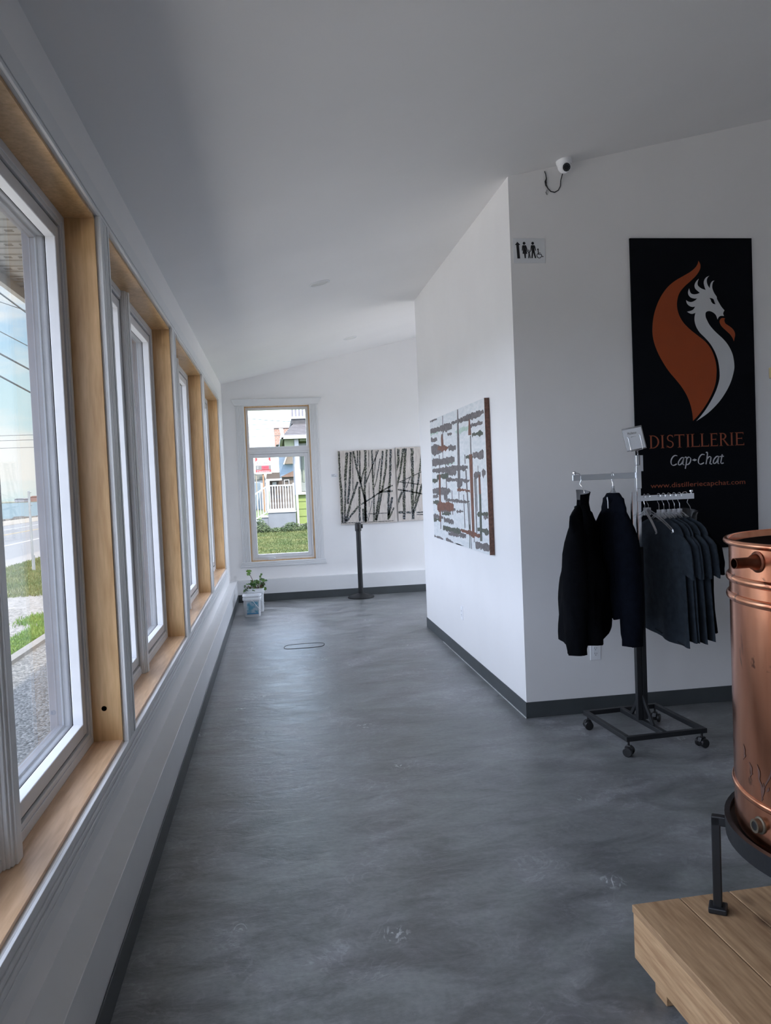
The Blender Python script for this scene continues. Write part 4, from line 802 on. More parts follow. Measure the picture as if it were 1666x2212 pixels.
# empty clear hangers near the post, then T-shirts further out
labs = ['clear plastic hanger with nothing on it, nearest the rack post on the right arm', 'empty clear plastic hanger second from the rack post on the right arm']
for k, (x, r) in enumerate(((.050, -.25), (.072, .10))):
    h = garment_root('clothes_hanger', labs[k], 'hanger', x, 'R', r, 'empty hangers on the right arm'); hanger_parts(h, 0)
TX = [.136, .166, .199, .231, .264]
ords = ['closest to the rack post, its broad front showing', 'second from the rack post', 'in the middle of the row of five', 'second from the arm end', 'last of the five before the arm end']
for k, x in enumerate(TX):
    rt = garment_root('t_shirt', 'charcoal grey T-shirt on the right arm, '+ords[k], 'T-shirt', x, 'R', math.radians([2, 5, 1, 4, 7][k]), 'charcoal T-shirts on the right arm')
    tee(rt, .9+.12*k, MT['tee'], L=[.665, .650, .650, .660, .650][k], sag=[.038, .03, .03, .03, .03][k])
    h = garment_root('clothes_hanger', 'clear plastic hanger holding the charcoal T-shirt '+ords[k], 'hanger', x, 'R', math.radians([2, 5, 1, 4, 7][k]), 'hangers inside the T-shirts'); hanger_parts(h, 0, drop=.070, span=.165)
# torso forms
def form(root, mt_in, mt_out, w=.20, d=.085):
    """half-shell hanging torso form with neck; convex towards +x"""
    rings = []
    rows = [(-.096, .070, .066), (-.115, .060, .060), (-.152, .056, .056), (-.172, .070, .058), (-.190, .120, .060), (-.215, w, d), (-.28, w, d+.02), (-.50, w*.86, d), (-.62, w*.9, d)]
    n = 16
    def rng(ins):
        out = []
        for z, a, b in rows:
            r = []
            for j in range(n+1):
                an = -PI/2+PI*j/n; r.append(((b-ins)*math.cos(an), (a-ins)*math.sin(an), z+(.012*math.sin(an) if z > -.16 else 0)))
            out.append(r)
        return out
    A, B = rng(0), rng(.004); m = MB(); vs = [p for r in A for p in r]+[p for r in B for p in r]; N_ = len(A)*(n+1); fs = []
    for i in range(len(A)-1):
        for j in range(n):
            a = i*(n+1)+j; fs.append((a, a+1, a+n+2, a+n+1)); fs.append((a+N_, a+n+1+N_, a+n+2+N_, a+1+N_))
    for j in range(n): fs.append((j, j+N_, j+1+N_, j+1)); e = (len(A)-1)*(n+1)+j; fs.append((e, e+1, e+1+N_, e+N_))
    for i in range(len(A)-1):
        a = i*(n+1); fs.append((a, a+n+1, a+n+1+N_, a+N_)); a += n; fs.append((a, a+N_, a+n+1+N_, a+n+1))
    m.add(vs, fs); m.build('form_shell', mt_out, root, smooth=True, local=True)
    m = MB(); nb = []
    for i in range(3):
        z, a, b = rows[i]; nb.append([((b-.005)*math.cos(-PI/2+PI*j/n), (a-.005)*math.sin(-PI/2+PI*j/n), z+.002+(.012*math.sin(-PI/2+PI*j/n))) for j in range(n+1)])
    vs = [p for r in nb for p in r]; fs = [(i*(n+1)+j, i*(n+1)+j+1, (i+1)*(n+1)+j+1, (i+1)*(n+1)+j) for i in range(2) for j in range(n)]
    m.add(vs, fs); m.build('neck_lining', mt_in, root, smooth=True, local=True)
    m = MB().tube([(-.002+.019*math.cos(math.radians(a)), .0, .019*math.sin(math.radians(a))-.010) for a in range(200, -30, -15)]+[(.018, 0, -.030), (.010, 0, -.050), (.028, 0, -.075), (.034, 0, -.100)], .0024, 8)
    m.build('hook', MT['chrome'], root, smooth=True, local=True)
# sweatshirt 1: on a form at the end of the left arm, near shoulder swung towards the camera
R1 = math.radians(-40)
f1 = garment_root('torso_form', 'grey-lined black hanging torso form wearing the outermost sweater on the left arm', 'mannequin', AL+.030, 'L', math.radians(-16)); form(f1, MT['grayform'], MT['sweat'], .14, .055)
s1 = garment_root('sweatshirt', 'black long-sleeved sweatshirt on the torso form at the left arm end', 'sweatshirt', AL+.040, 'L', R1)
def sweat(root, mt, ztop, L, sh, hem, thick, ph, slen, cen=0., outs=(.02, .02), lens=None, neck=.07, lean=0., sag=0, wid=.11, th=.036):
    m = MB(); torso(m, ztop, L, hemfold=.012, neck=neck, sh=sh, hem=hem, thick=thick, ph=ph, amp=.007, lean=lean, sag=sag, neckdrop=.01)
    if cen: m.v = [(x+cen*min(1, (ztop-z)/.12), y, z) for x, y, z in m.v]
    m.build('body', mt, root, smooth=True, local=True, auto=80)
    for i, sd in enumerate((-1, 1)):
        m = MB(); sleeve(m, sd, ztop-.02, sh, (lens or (slen, slen))[i], out=outs[i], wid=wid, th=th, ph=ph, amp=.006, taper=.72, cuff=.72); m.v = [(x+cen, y, z) for x, y, z in m.v]
        m.build('sleeve', mt, root, smooth=True, local=True, auto=80)
    m = MB(); P = [(.024*math.sin(2*PI*j/24)+cen*.1, (neck-.004)*math.cos(2*PI*j/24), ztop-.006-.01*(1-abs(math.cos(2*PI*j/24)))) for j in range(24)]
    m.tube(P, .007, 6, closed=True); m.build('collar', mt, root, smooth=True, local=True)
    # ribbed waistband
    return root
sweat(s1, MT['sweat'], -.166, .705, .232, .212, .125, .7, .70, cen=.012, outs=(.012, .0), neck=.062, sag=.05, lens=(.710, .58), wid=.13, th=.044)
s2 = garment_root('sweatshirt', 'blue-black sweatshirt with a small white tag, hanging between the torso form and the post', 'sweatshirt', -.135, 'L', math.radians(-7))
sweat(s2, MT['navy'], -.108, .68, .165, .205, .060, 2.1, .70, outs=(.085, .06), neck=.055, sag=.0, lens=(.735, .64), wid=.185, th=.046)
hn = MB(); 
rings = []
for i in range(7):
    t = i/6; rr = []
    for j in range(20):
        an = 2*PI*j/20; rr.append(((.030+.014*math.sin(t*PI))*math.sin(an), (.052+.020*math.sin(t*PI))*math.cos(an), -.108-.06*t+.02*math.cos(an)*0))
    rings.append(rr)
hn.loft(rings, True, True); hn.build('collar_fold', MT['navy'], s2, smooth=True, local=True)
tg = MB(); tg.box(-.052, -.050, -.060, -.048, -.190, -.150); tg.bar((-.051, -.054, -.150), (-.051, -.044, -.130), .003, .010); tg.build('price_tag', MT['card'], s2, local=True)
h2 = garment_root('clothes_hanger', 'clear plastic hanger inside the blue-black sweatshirt on the left arm', 'hanger', -.135, 'L', math.radians(-7)); hanger_parts(h2, 0, span=.105)
# last garment on the right arm: black T-shirt on a small black form
f3 = garment_root('torso_form', 'small black hanging torso form at the end of the right arm', 'mannequin', AR_-.052, 'R', math.radians(4)); form(f3, MT['blackp'], MT['blackp'], .165, .028)
s3 = garment_root('t_shirt', 'black T-shirt on a torso form at the end of the right arm', 'T-shirt', AR_-.052, 'R', math.radians(4))
m = MB(); torso(m, -.150, .63, neck=.065, sh=.195, hem=.215, thick=.034, ph=3.3, amp=.005, sag=-.01, neckdrop=.01); m.v = [(x+.018*min(1, (-.150-z)/.12), y, z) for x, y, z in m.v]; m.build('body', MT['sweat'], s3, smooth=True, local=True, auto=80)
for sd in (-1, 1):
    m = MB(); sleeve(m, sd, -.165, .205, .20, out=.045, wid=.13, th=.024, ph=1, amp=.004); m.v = [(x+.02, y, z) for x, y, z in m.v]; m.build('sleeve', MT['sweat'], s3, smooth=True, local=True, auto=80)
# ------------------------------------------------------------------ crowd stanchion
st = thing('stanchion', 'black belt stanchion post on a round base before the birch canvases', 'stanchion', (1.052, 10.215, 0))
MB().lathe([(0, 0), (.172, 0), (.174, .010), (.168, .018), (.120, .034), (.060, .050), (.040, .058), (0, .058)], (1.052, 10.215, 0), 48).build('base', MT['steel'], st, smooth=True)
MB().lathe([(.0, .055), (.032, .055), (.032, .875), (0, .875)], (1.052, 10.215, 0), 32).build('post', MT['steel'], st, smooth=True)
MB().lathe([(0, .868), (.038, .868), (.042, .880), (.042, .965), (.034, .975), (0, .975)], (1.052, 10.215, 0), 32).build('belt_head', MT['blackp'], st, smooth=True)
m = MB(); m.box(1.085, 1.112, 10.190, 10.240, .905, .955); m.box(1.035, 1.069, 10.160, 10.178, .895, .960); m.build('belt_clip', MT['blackp'], st, bevel=.003)
# ------------------------------------------------------------------ buckets and plant
bk_m = mat('white_bucket_plastic', (.74, .76, .78), .35, noise=.03)
def bucket(name, label, cx, cy, w, h, band=True, lab=True):
    r = thing(name, label, 'bucket', (cx, cy, 0), 0, None); m = MB(); rings = []; n = 32
    def sq(hw, z, e=.32):
        o = []
        for j in range(n):
            a = 2*PI*j/n; c, s_ = math.cos(a), math.sin(a); o.append((cx+hw*abs(c)**e*(1 if c > 0 else -1), cy+hw*abs(s_)**e*(1 if s_ > 0 else -1), z))
        return o
    prof = [(.86, .0), (.88, .012), (.93, h-.055), (.94, h-.053), (1.02, h-.050), (1.02, h-.030), (.98, h-.028), (.98, h-.010), (1.03, h-.008), (1.03, h), (.95, h), (.90, h-.02), (.84, .012)]
    m.loft([sq(w/2*k, z) for k, z in prof], True, True); b = m.build('shell', bk_m, r, smooth=True, auto=30)
    # wire handle hanging at the side
    q = MB(); x0 = cx+w/2*1.03
    q.tube([(cx-.01, cy-w/2*1.0, h-.045), (cx+.02, cy-w/2*1.02, h-.07), (cx+.05, cy-w/2*1.03, h-.115), (x0-.02, cy-w/2*1.03, h-.165), (x0-.004, cy-w/2*1.0, h-.175)], .0035, 8)
    q.build('handle', MT['trim'], r, smooth=True)
    return r
b1 = bucket('bucket', 'square white plastic bucket with a blue picture label, standing in front', -.322, 9.31, .212, .243)
m = MB().box(-.322-.062, -.322+.072, 9.31-.1015, 9.31-.0985, .030, .178)
lm = mat('blue_picture_label', (.10, .30, .42), .4, col2=(.42, .52, .58), nscale=22, lo=.42, hi=.6)
m.build('picture_label', lm, b1)
m = MB().box(-.322-.060, -.322+.070, 9.31-.1022, 9.31-.1014, .032, .045); m.build('label_band', mat('blue_label_band', (.05, .22, .42), .4), b1)
b2 = bucket('bucket', 'white plastic bucket planted with geranium shoots, behind the labelled bucket', -.290, 9.62, .215, .285)
MB().box(-.290-.090, -.290+.090, 9.62-.090, 9.62+.090, .215, .250).build('soil', mat('potting_soil', (.05, .03, .02), .95, noise=.5, nscale=60, bump=.6), b2)
random.seed(11)
pl = thing('potted_plant', 'leafy green geranium cuttings growing out of the rear white bucket', 'plant', (-.290, 9.62, .250))
stm, lf = MB(), MB(); leafm = mat('geranium_leaf', (.022, .075, .010), .5, col2=(.10, .20, .02), nscale=9, lo=.4, hi=.6)
def leaf(c, nrm, r, rot):
    q = nrm.to_track_quat('Z', 'Y'); vs = [c+q @ Vector((0, 0, -r*.15))]; n = 11
    for k in range(n):
        a = rot+2*PI*k/n; rr = r*(1+.22*math.sin(5*(a-rot)))*(0.55 if k == 0 else 1); vs.append(c+q @ Vector((rr*math.cos(a), rr*math.sin(a), r*.12*math.sin(3*a))))
    lf.add(vs, [(0, 1+k, 1+(k+1) % n) for k in range(n)])
tops = []
for k in range(17):
    bx = -.285+random.uniform(-.082, .082); by = 9.62+random.uniform(-.08, .08)
    hh = random.uniform(.06, .15)
    if k == 0: bx, hh, tx = -.30, .255, -.365
    elif k == 1: bx, hh, tx = -.235, .19, -.222
    else: tx = bx+random.uniform(-.05, .05)
    if k in (2, 3): tx = -.405; hh = .075
    if k == 4: tx = -.175; hh = .09
    ty = by+random.uniform(-.04, .04); p0 = Vector((bx, by, .245)); p2 = Vector((tx, ty, .235+hh)); p1 = (p0+p2)/2+Vector(((bx-tx)*.2, 0, .02))
    stm.tube([p0, p1, p2], [.0042, .0036, .002], 6); tops.append(p2)
    for j in range(random.randint(2, 4)):
        o = Vector((random.uniform(-.03, .03), random.uniform(-.03, .03), random.uniform(-.045, .015))); leaf(p2+o, Vector((random.uniform(-.7, .7), random.uniform(-1, .2), random.uniform(.2, 1))).normalized(), random.uniform(.017, .030), random.uniform(0, 6))
stm.build('stems', mat('reddish_stem', (.10, .035, .018), .6, noise=.3), pl, smooth=True); lf.build('leaves', leafm, pl, smooth=True)
# ------------------------------------------------------------------ wooden platform
PZ = .22
pt = thing('wooden_platform', 'low knotty pine platform with wooden runners, under the copper pot', 'platform', (.985, 2.17, 0), math.radians(1.4))
m = MB(); xs = [0, .155, .155+.16, .475, .64, .80, .97, 1.13, 1.30, 1.46]
for a, b in zip(xs[:-1], xs[1:]):
    MB().box(a+.0022, b-.0022, -1.45, .0, PZ-.022, PZ).build('deck_board', MT['pine'], pt, bevel=.0015, local=True)
MB().box(.004, .026, -1.446, -.004, .062, PZ-.0225).build('side_board', MT['pine2'], pt, bevel=.0015, local=True)
MB().box(.026, 1.456, -.026, -.004, .062, PZ-.0225).build('back_board', MT['pine2'], pt, bevel=.0015, local=True)
MB().box(1.434, 1.456, -1.446, -.026, .062, PZ-.0225).build('side_board', MT['pine2'], pt, bevel=.0015, local=True)
MB().box(.026, 1.434, -1.446, -1.424, .062, PZ-.0225).build('front_board', MT['pine2'], pt, bevel=.0015, local=True)
for y in (-.11, -.72, -1.33): MB().box(.028, 1.430, y-.032, y+.032, 0, .0615).build('runner', MT['pine2'], pt, bevel=.002, local=True)
# ------------------------------------------------------------------ copper pot on its ring stand
CX, CY, CR = 1.559, 1.851, .368
rs = thing('ring_stand', 'black iron ring stand with three legs on square feet, carrying the copper pot', 'stand', (CX, CY, PZ))
m = MB().lathe([(CR+.014, -.052), (CR+.026, -.052), (CR+.028, 0), (CR+.014, 0), (CR+.014, -.018), (CR-.03, -.018), (CR-.03, -.024), (CR+.014, -.024)], (CX, CY, .530), 72, caps=False)
m.add([], []); m.f += [(7*72+j, 7*72+(j+1) % 72, (j+1) % 72, j) for j in range(72)]
m.build('ring', MT['steel'], rs, smooth=True, auto=30)
for a in (146, 266, 26):
    an = math.radians(a); d = Vector((math.cos(an), math.sin(an), 0)); p = Vector((CX, CY, 0))+d*(CR+.052)
    m = MB(); m.bar((p.x, p.y, PZ+.012), (p.x, p.y, .500), .024, .024, (d.x, d.y, 0)); q = Vector((CX, CY, 0))+d*(CR+.022)
    m.bar((p.x+d.x*.012, p.y+d.y*.012, .488), (q.x, q.y, .488), .024, .028); lg = m.build('leg', MT['steel'], rs, bevel=.003)
    m = MB(); m.bar((p.x-d.x*.025, p.y-d.y*.025, PZ+.009), (p.x+d.x*.025, p.y+d.y*.025, PZ+.009), .050, .018); m.build('foot', MT['steel'], lg, bevel=.004)
pot = thing('copper_pot', 'large open-topped copper still pot with a side spout, on the black ring stand', 'copper pot', (CX, CY, .512))
ZB, ZT = .512, 1.300
def bead(z, r=.008, w=.010):
    return [(CR, z-w)]+[(CR+r*math.sin(PI*k/6), z-w*math.cos(PI*k/6)) for k in range(1, 6)]+[(CR, z+w)]
prof = [(0, ZB), (CR-.02, ZB), (CR-.004, ZB+.006), (CR, ZB+.020)]+bead(.632, .006, .009)+bead(1.150, .009, .011)+bead(1.200, .009, .011)
prof += [(CR, ZT-.012)]+[(CR+.006+.008*math.cos(t), ZT-.002+.008*math.sin(t)) for t in (-1.2, -.6, 0, .6, 1.2, 1.8, 2.4, 3.1)]
prof += [(CR-.004, ZT-.02), (CR-.005, ZB+.03), (0, ZB+.03)]
MB().lathe([(r, z-ZB) for r, z in prof], (CX, CY, ZB), 96, caps=False).build('vessel', MT['copper'], pot, smooth=True, auto=50)
MB().lathe([(CR-.0065, .032), (CR-.0065, .775), (CR-.010, .775), (CR-.010, .032)], (CX, CY, ZB), 72, caps=False).build('inner_wall', mat('dark_inner_copper', (.05, .028, .022), .6, .6, noise=.5, nscale=12), pot, smooth=True)  # liner in a darker tone than the outer copper
# side spout near the rim and drain socket near the bottom
def onpot(az, z, out=0): a = math.radians(az); return Vector((CX+math.cos(a)*(CR+out), CY+math.sin(a)*(CR+out), z)), Vector((math.cos(a), math.sin(a), 0))
p, d = onpot(183.5, 1.258)
def pipe(m, p, d, segs):
    q = d.to_track_quat('Z', 'Y').to_matrix().to_4x4(); t = MB().lathe(segs, n=32, caps=False); t.xf(Matrix.Translation(p) @ q); m.add(t.v, t.f); return m
m = pipe(MB(), p, d, [(.027, -.01), (.027, .002), (.021, .004), (.019, .014), (.0135, .022), (.0135, .066), (.0120, .066), (.0120, .0), (0, 0)]); m.build('spout', MT['darkcop'], pot, smooth=True, auto=35)
p, d = onpot(181.6, .580); dk = pipe(MB(), p, d, [(0, .0165), (.0112, .0165), (.0112, .015)]); dk.build('drain_bore', MT['blackp'], pot)
p, d = onpot(181.6, .580)
m = pipe(MB(), p, d, [(.024, -.01), (.022, .003), (.0175, .005), (.0175, .018), (.0115, .018), (.011, -.01), (0, -.01)]); m.build('drain_socket', mat('dull_bronze_fitting', (.20, .165, .12), .5, .8, noise=.4, nscale=30), pot, smooth=True, auto=35)
# dark scratches near the drain
m = MB(); random.seed(5)
for az, z0, dz, da in ((169.5, .765, -.035, 1.8), (171, .742, -.02, -1.2), (174.5, .728, -.028, 2.8), (176.2, .708, -.020, -.8), (180.3, .735, -.045, 1.9), (181.6, .700, -.050, 2.4), (183.8, .695, -.050, -.5), (188.6, .742, -.060, -3.6), (184.8, .672, .020, 3.0)):
    pr = None
    for k in range(9):
        t = k/8; a = math.radians(az+da*t+.5*math.sin(t*5)); w = .0065*math.sin(PI*min(max(t, .06), .94)); z = z0+dz*t
        c = [(CX+(CR+.0008)*math.cos(a+s_*w*1.8), CY+(CR+.0008)*math.sin(a+s_*w*1.8), z+s_*w*.4) for s_ in (-1, 1)]
        if pr: m.add([pr[0], pr[1], c[1], c[0]], [(0, 1, 2, 3)])
        pr = c
m.build('dark_stain', mat('dark_stain', (.11, .05, .035), .5, noise=.4), pot)
# ------------------------------------------------------------------ slim copper column behind the pot
qx, qy = 1.715, 2.44
col = thing('distilling_column', 'slim copper distilling column with brass collars, behind the copper pot at the right', 'still column', (qx, qy, 0))
MB().lathe([(0, 0), (.10, 0), (.10, .015), (.02, .03), (0, .03)], (qx, qy, 0), 40).build('base', MT['steel'], col, smooth=True, auto=30)
MB().lathe([(.026, .02), (.026, 1.71), (.034, 1.735), (.040, 1.76), (.040, 1.80)], (qx, qy, 0), 32).build('pipe', MT['copper'], col, smooth=True)
MB().lathe([(.040, 1.822), (.040, 1.84), (.036, 1.93), (.026, 2.05), (.022, 2.30), (0, 2.30)], (qx, qy, 0), 32).build('cone', MT['copper'], col, smooth=True)
MB().lathe([(.038, 1.792), (.055, 1.792), (.056, 1.826), (.038, 1.826)], (qx, qy, 0), 32).build('collar', MT['brass'], col, smooth=True, auto=30)
MB().lathe([(.024, 1.425), (.040, 1.425), (.040, 1.455), (.024, 1.455)], (qx, qy, 0), 32).build('collar', MT['brass'], col, smooth=True, auto=30)
# ------------------------------------------------------------------ outside
GZ = -.40
grass_m = mat('lawn_grass', (.040, .072, .014), .9, col2=(.085, .105, .030), nscale=2.2, lo=.40, hi=.62, bump=1.0, bscale=9, detail=9)
asph = mat('grey_asphalt', (.105, .108, .108), .9, noise=.12, nscale=14, detail=9)
conc = mat('curb_concrete', (.15, .145, .135), .9, noise=.2, nscale=10, detail=8)
sand = mat('sandy_shoulder', (.17, .155, .125), .95, noise=.2, nscale=4, detail=9)
paintw = mat('white_road_paint', (.24, .245, .24), .8, noise=.15); painty = mat('yellow_road_paint', (.22, .165, .07), .8, noise=.15)
gA = gravelmat('dark_gravel', (.04, .042, .042), (.20, .20, .19), 42); gB = gravelmat('pale_gravel', (.09, .088, .08), (.21, .20, .185), 30)
soilm = mat('scrubby_soil', (.11, .08, .055), .95, col2=(.15, .17, .06), nscale=5, bump=.8, bscale=20, detail=8)
water = mat('sea_water', (.045, .075, .085), .30, col2=(.07, .105, .115), nscale=.25, stretch=(1, .25, 1), bump=1.0, bscale=1.2)
def slab(nm, poly, z0, z1, mt): return struct(MB().prism(poly, 'z', z0, z1).build(nm, mt))
slab('lawn', [(-7.25, -60), (160, -60), (160, 320), (-7.25, 320)], GZ-.3, GZ, grass_m)
slab('gravel_bed', [(-3.02, -30), (XO-.02, -30), (XO-.02, 13.2), (-3.02, 13.2)], GZ, GZ+.015, gA)
slab('gravel_lot', [(-7.2, -30), (-3.35, -30), (-3.35, 16.6), (-5.2, 15.7), (-7.2, 14.7)], GZ, GZ+.012, gB)
slab('bounce_patio', [(3.24, 7.95), (12, 7.95), (12, 16), (3.24, 16)], GZ, GZ+.06, mat('pale_bounce_patio', (.62, .58, .52), .9, noise=.08, nscale=3, detail=8))  # slab added outside the unseen door to bounce warmer light indoors
slab('bounce_apron', [(-7.2, -30), (-3.16, -30), (-3.16, 7.6), (-7.2, 7.6)], GZ+.012, GZ+.05, mat('pale_bounce_concrete', (.80, .76, .69), .9, noise=.08, nscale=3, detail=8))  # unseen pale slab added to bounce sunlight onto ceiling and upper wall
slab('curb', [(-3.14, -30), (-3.02, -30), (-3.02, 13.2), (-3.14, 13.2)], GZ, GZ+.06, conc)
slab('edging', [(-1.86, -30), (-1.66, -30), (-1.66, 13.0), (-1.86, 13.0)], GZ+.01, GZ+.035, conc)
slab('sidewalk', [(-8.2, -60), (-7.25, -60), (-7.25, 320), (-8.2, 320)], GZ-.3, GZ-.01, conc)
slab('road', [(-18.2, -60), (-8.2, -60), (-8.2, 320), (-18.2, 320)], GZ-.3, GZ-.02, asph)
for nm, x, mt in (('road_line', -10.65, paintw), ('road_line', -13.75, painty), ('road_line', -15.9, paintw)): slab(nm, [(x-.09, -60), (x+.09, -60), (x+.09, 320), (x-.09, 320)], GZ-.02, GZ-.012, mt)
slab('road_shoulder', [(-21.8, -60), (-18.2, -60), (-18.2, 320), (-21.8, 320)], GZ-.3, GZ-.01, sand)
slab('sea', [(-900, -300), (-23, -300), (-23, 326), (-900, 326)], GZ-.9, GZ-.35, water)
m = MB(); m.box(-600, 300, 322, 420, GZ-1, GZ-.12); struct(m.build('headland', mat('headland_scrub', (.065, .08, .045), .9, col2=(.12, .11, .08), nscale=.08, detail=8)))
random.seed(3); m = MB()
for k in range(620):
    x = random.gauss(-22.7, .55); y = random.uniform(20, 200); r = random.uniform(.15, .45); n = 5; rr = []
    for i, z in enumerate((-.5, 0, .45)): rr.append([(x+r*(1-.35*abs(z))*math.cos(2*PI*j/n+i)*random.uniform(.8, 1.2), y+r*math.sin(2*PI*j/n+i)*random.uniform(.8, 1.2), GZ-.12+z*r) for j in range(n)])
    m.loft(rr)
tag(m.build('shore_rocks', mat('shore_rock', (.09, .085, .075), .9, noise=.4, nscale=1.5)), 'line of grey boulders between the road shoulder and the sea', 'rocks', kind='stuff')
def blades(nm, lab, area, n, h, cols, cat='grass', seed=1, wd=.006):
    random.seed(seed); m = MB()
    for k in range(n):
        x, y, z = area(); a = random.uniform(0, 2*PI); hh = h*random.uniform(.5, 1.2); w = wd*random.uniform(.7, 1.4); lx, ly = random.uniform(-.5, .5)*hh, random.uniform(-.5, .5)*hh
        c, s_ = math.cos(a)*w, math.sin(a)*w
        m.add([(x-c, y-s_, z), (x+c, y+s_, z), (x+lx*.4+c*.7, y+ly*.4+s_*.7, z+hh*.6), (x+lx, y+ly, z+hh), (x+lx*.4-c*.7, y+ly*.4-s_*.7, z+hh*.6)], [(0, 1, 2, 3, 4)])
    return tag(m.build(nm, cols), lab, cat, kind='stuff')
gl = mat('bright_grass_blade', (.055, .13, .012), .7, col2=(.11, .18, .025), nscale=3); gd = mat('olive_grass_blade', (.045, .075, .016), .7, col2=(.10, .11, .035), nscale=1.2)
blades('grass_strip', 'bright green grass strip along the near concrete curb', lambda: (random.triangular(-3.60, -3.14, -3.25), random.uniform(7, 14), GZ+.01), 16000, .055, gl, seed=2)
blades('grass_patch', 'small green weeds sprouting in the pale gravel lot', lambda: (random.gauss(-3.72, .10), random.gauss(12.6, .25), GZ+.01), 900, .06, gl, seed=7)
blades('verge_grass', 'rough grass verge between gravel lot and sidewalk', lambda: (random.uniform(-7.2, -4.3), random.uniform(15.6, 26), GZ), 22000, .075, gd, seed=5, wd=.010)
blades('neighbour_lawn_grass', 'mown green lawn in front of the green house', lambda: (random.uniform(-1.6, 2.2), random.uniform(19, 33), GZ), 26000, .07, gd, seed=6, wd=.012)
# signpost stub and hydrant
sp_ = thing('sign_post', 'thin grey steel sign post without a sign, standing in the grass verge', 'post', (-6.12, 20.9, GZ))
galv = mat('galvanised_steel', (.23, .25, .26), .6, .4, noise=.2)
MB().box(-6.145, -6.095, 20.875, 20.925, GZ, 1.64).build('post', galv, sp_, bevel=.006)
MB().box(-6.095, -6.078, 20.86, 20.94, GZ, GZ+.42).build('anchor', galv, sp_, bevel=.004)
for z in (1.60, 1.28): MB().lathe([(0, 0), (.012, 0), (.012, .03), (0, .03)], (-6.093, 20.9, z), 8, 'x').build('bolt', galv, sp_)
hy_ = thing('fire_hydrant', 'red fire hydrant box with a green top and pale nozzle in the verge', 'hydrant', (-6.25, 23.1, GZ))
hx_, hy0 = -6.22, 23.1; red = mat('faded_red_paint', (.15, .022, .024), .7, noise=.2); grn = mat('dark_green_paint_metal', (.03, .07, .05), .6, noise=.2)
m = MB(); m.loft([[(hx_-.20, hy0-.17, GZ), (hx_+.20, hy0-.17, GZ), (hx_+.20, hy0+.17, GZ), (hx_-.20, hy0+.17, GZ)], [(hx_-.175, hy0-.14, .20), (hx_+.175, hy0-.14, .20), (hx_+.175, hy0+.14, .20), (hx_-.175, hy0+.14, .20)]]); m.build('body', red, hy_, bevel=.01)
MB().box(hx_-.19, hx_+.19, hy0-.155, hy0+.155, .20, .26).build('lid', grn, hy_, bevel=.01); MB().lathe([(0, .26), (.03, .26), (.03, .30), (0, .30)], (hx_-.03, hy0, 0), 10).build('lid_knob', grn, hy_)
MB().lathe([(0, -.24), (.055, -.24), (.062, -.20), (.05, -.16), (.05, -.13)], (hx_-.03, hy0, .10), 16, 'y').build('nozzle', mat('pale_nozzle', (.45, .47, .38), .6, noise=.3), hy_, smooth=True)
blades('weed_tuft', 'tall weeds around the foot of the red hydrant', lambda: (random.uniform(-6.55, -5.9), random.uniform(22.7, 23.05), GZ), 500, .20, gd, seed=9, wd=.012)
# overhead lines
polem = mat('weathered_pole', (.16, .14, .12), .9, noise=.3)
for k, (y, lab) in enumerate(((-28, 'wooden utility pole behind the building end, carrying the street wires'), (62, 'wooden utility pole far down the street, carrying the street wires'))):
    u = thing('utility_pole', lab, 'utility pole', (-9.3, y, GZ)); MB().lathe([(.17, 0), (.12, 10.9), (0, 10.9)], (-9.3, y, GZ), 14).build('pole', polem, u, smooth=True)
    for z in (5.7, 6.5, 7.3, 8.3, 9.5): MB().box(-9.2, -8.95, y-.05, y+.05, z-.04, z+.04).build('bracket', polem, u)
wm = mat('wire_grey', (.035, .045, .05), .6)
for k, (z0, z1, r, lab) in enumerate(((9.1, 10.2, .022, 'topmost street wire'), (8.62, 8.45, .030, 'twisted street wire second from the top'), (7.8, 9.2, .015, 'thin street wire crossing the twisted one'), (7.22, 7.4, .018, 'street wire in the middle of the bundle'), (6.62, 6.38, .034, 'thick street cable second from the bottom'), (5.98, 5.40, .034, 'thick street cable at the bottom of the bundle'))):
    # straight run tuned to pass y 29 and y 33 at the observed heights, slightly sagging
    P = []
    for i in range(31):
        y = -28+90*i/30; z = z0+(z1-z0)*(y-25)/(37-25) if 20 < y < 40 else None
        P.append((y, z))
    a_ = z0+(z1-z0)*(20-25)/12; b_ = z0+(z1-z0)*(40-25)/12; e0 = 5.6+.8*(5-k); e1 = 5.7+.8*(5-k)
    pts = []
    for y, z in P:
        if z is None: z = a_+(e0-a_)*((20-y)/48)**1.0 if y <= 20 else b_+(e1-b_)*((y-40)/22)
        pts.append((-9.0-.07*k, y, z))
    tag(MB().tube(pts, r, 5).build('overhead_wire', wm, smooth=True), lab+' beyond the near window', 'wire', 'street wires along the road')
for k, (z, lab) in enumerate(((6.58, 'highest of three faint wires across the sky over the sea'), (6.17, 'middle of three faint wires across the sky over the sea'), (5.55, 'lowest of three faint wires across the sky over the sea'))):
    tag(MB().tube([(-70, 69, z+1.0), (-30, 69, z+.05), (-19, 69, z), (8, 69, z+.4)], .02, 4).build('overhead_wire', wm), lab, 'wire', 'faint wires crossing the road')
tag(MB().tube([(-14, 50, 6.9), (-1.2, 50, 5.73), (.9, 50, 5.50), (14, 50, 5.7)], .018, 4).build('overhead_wire', wm), 'single wire crossing the white sky in the far window', 'wire')
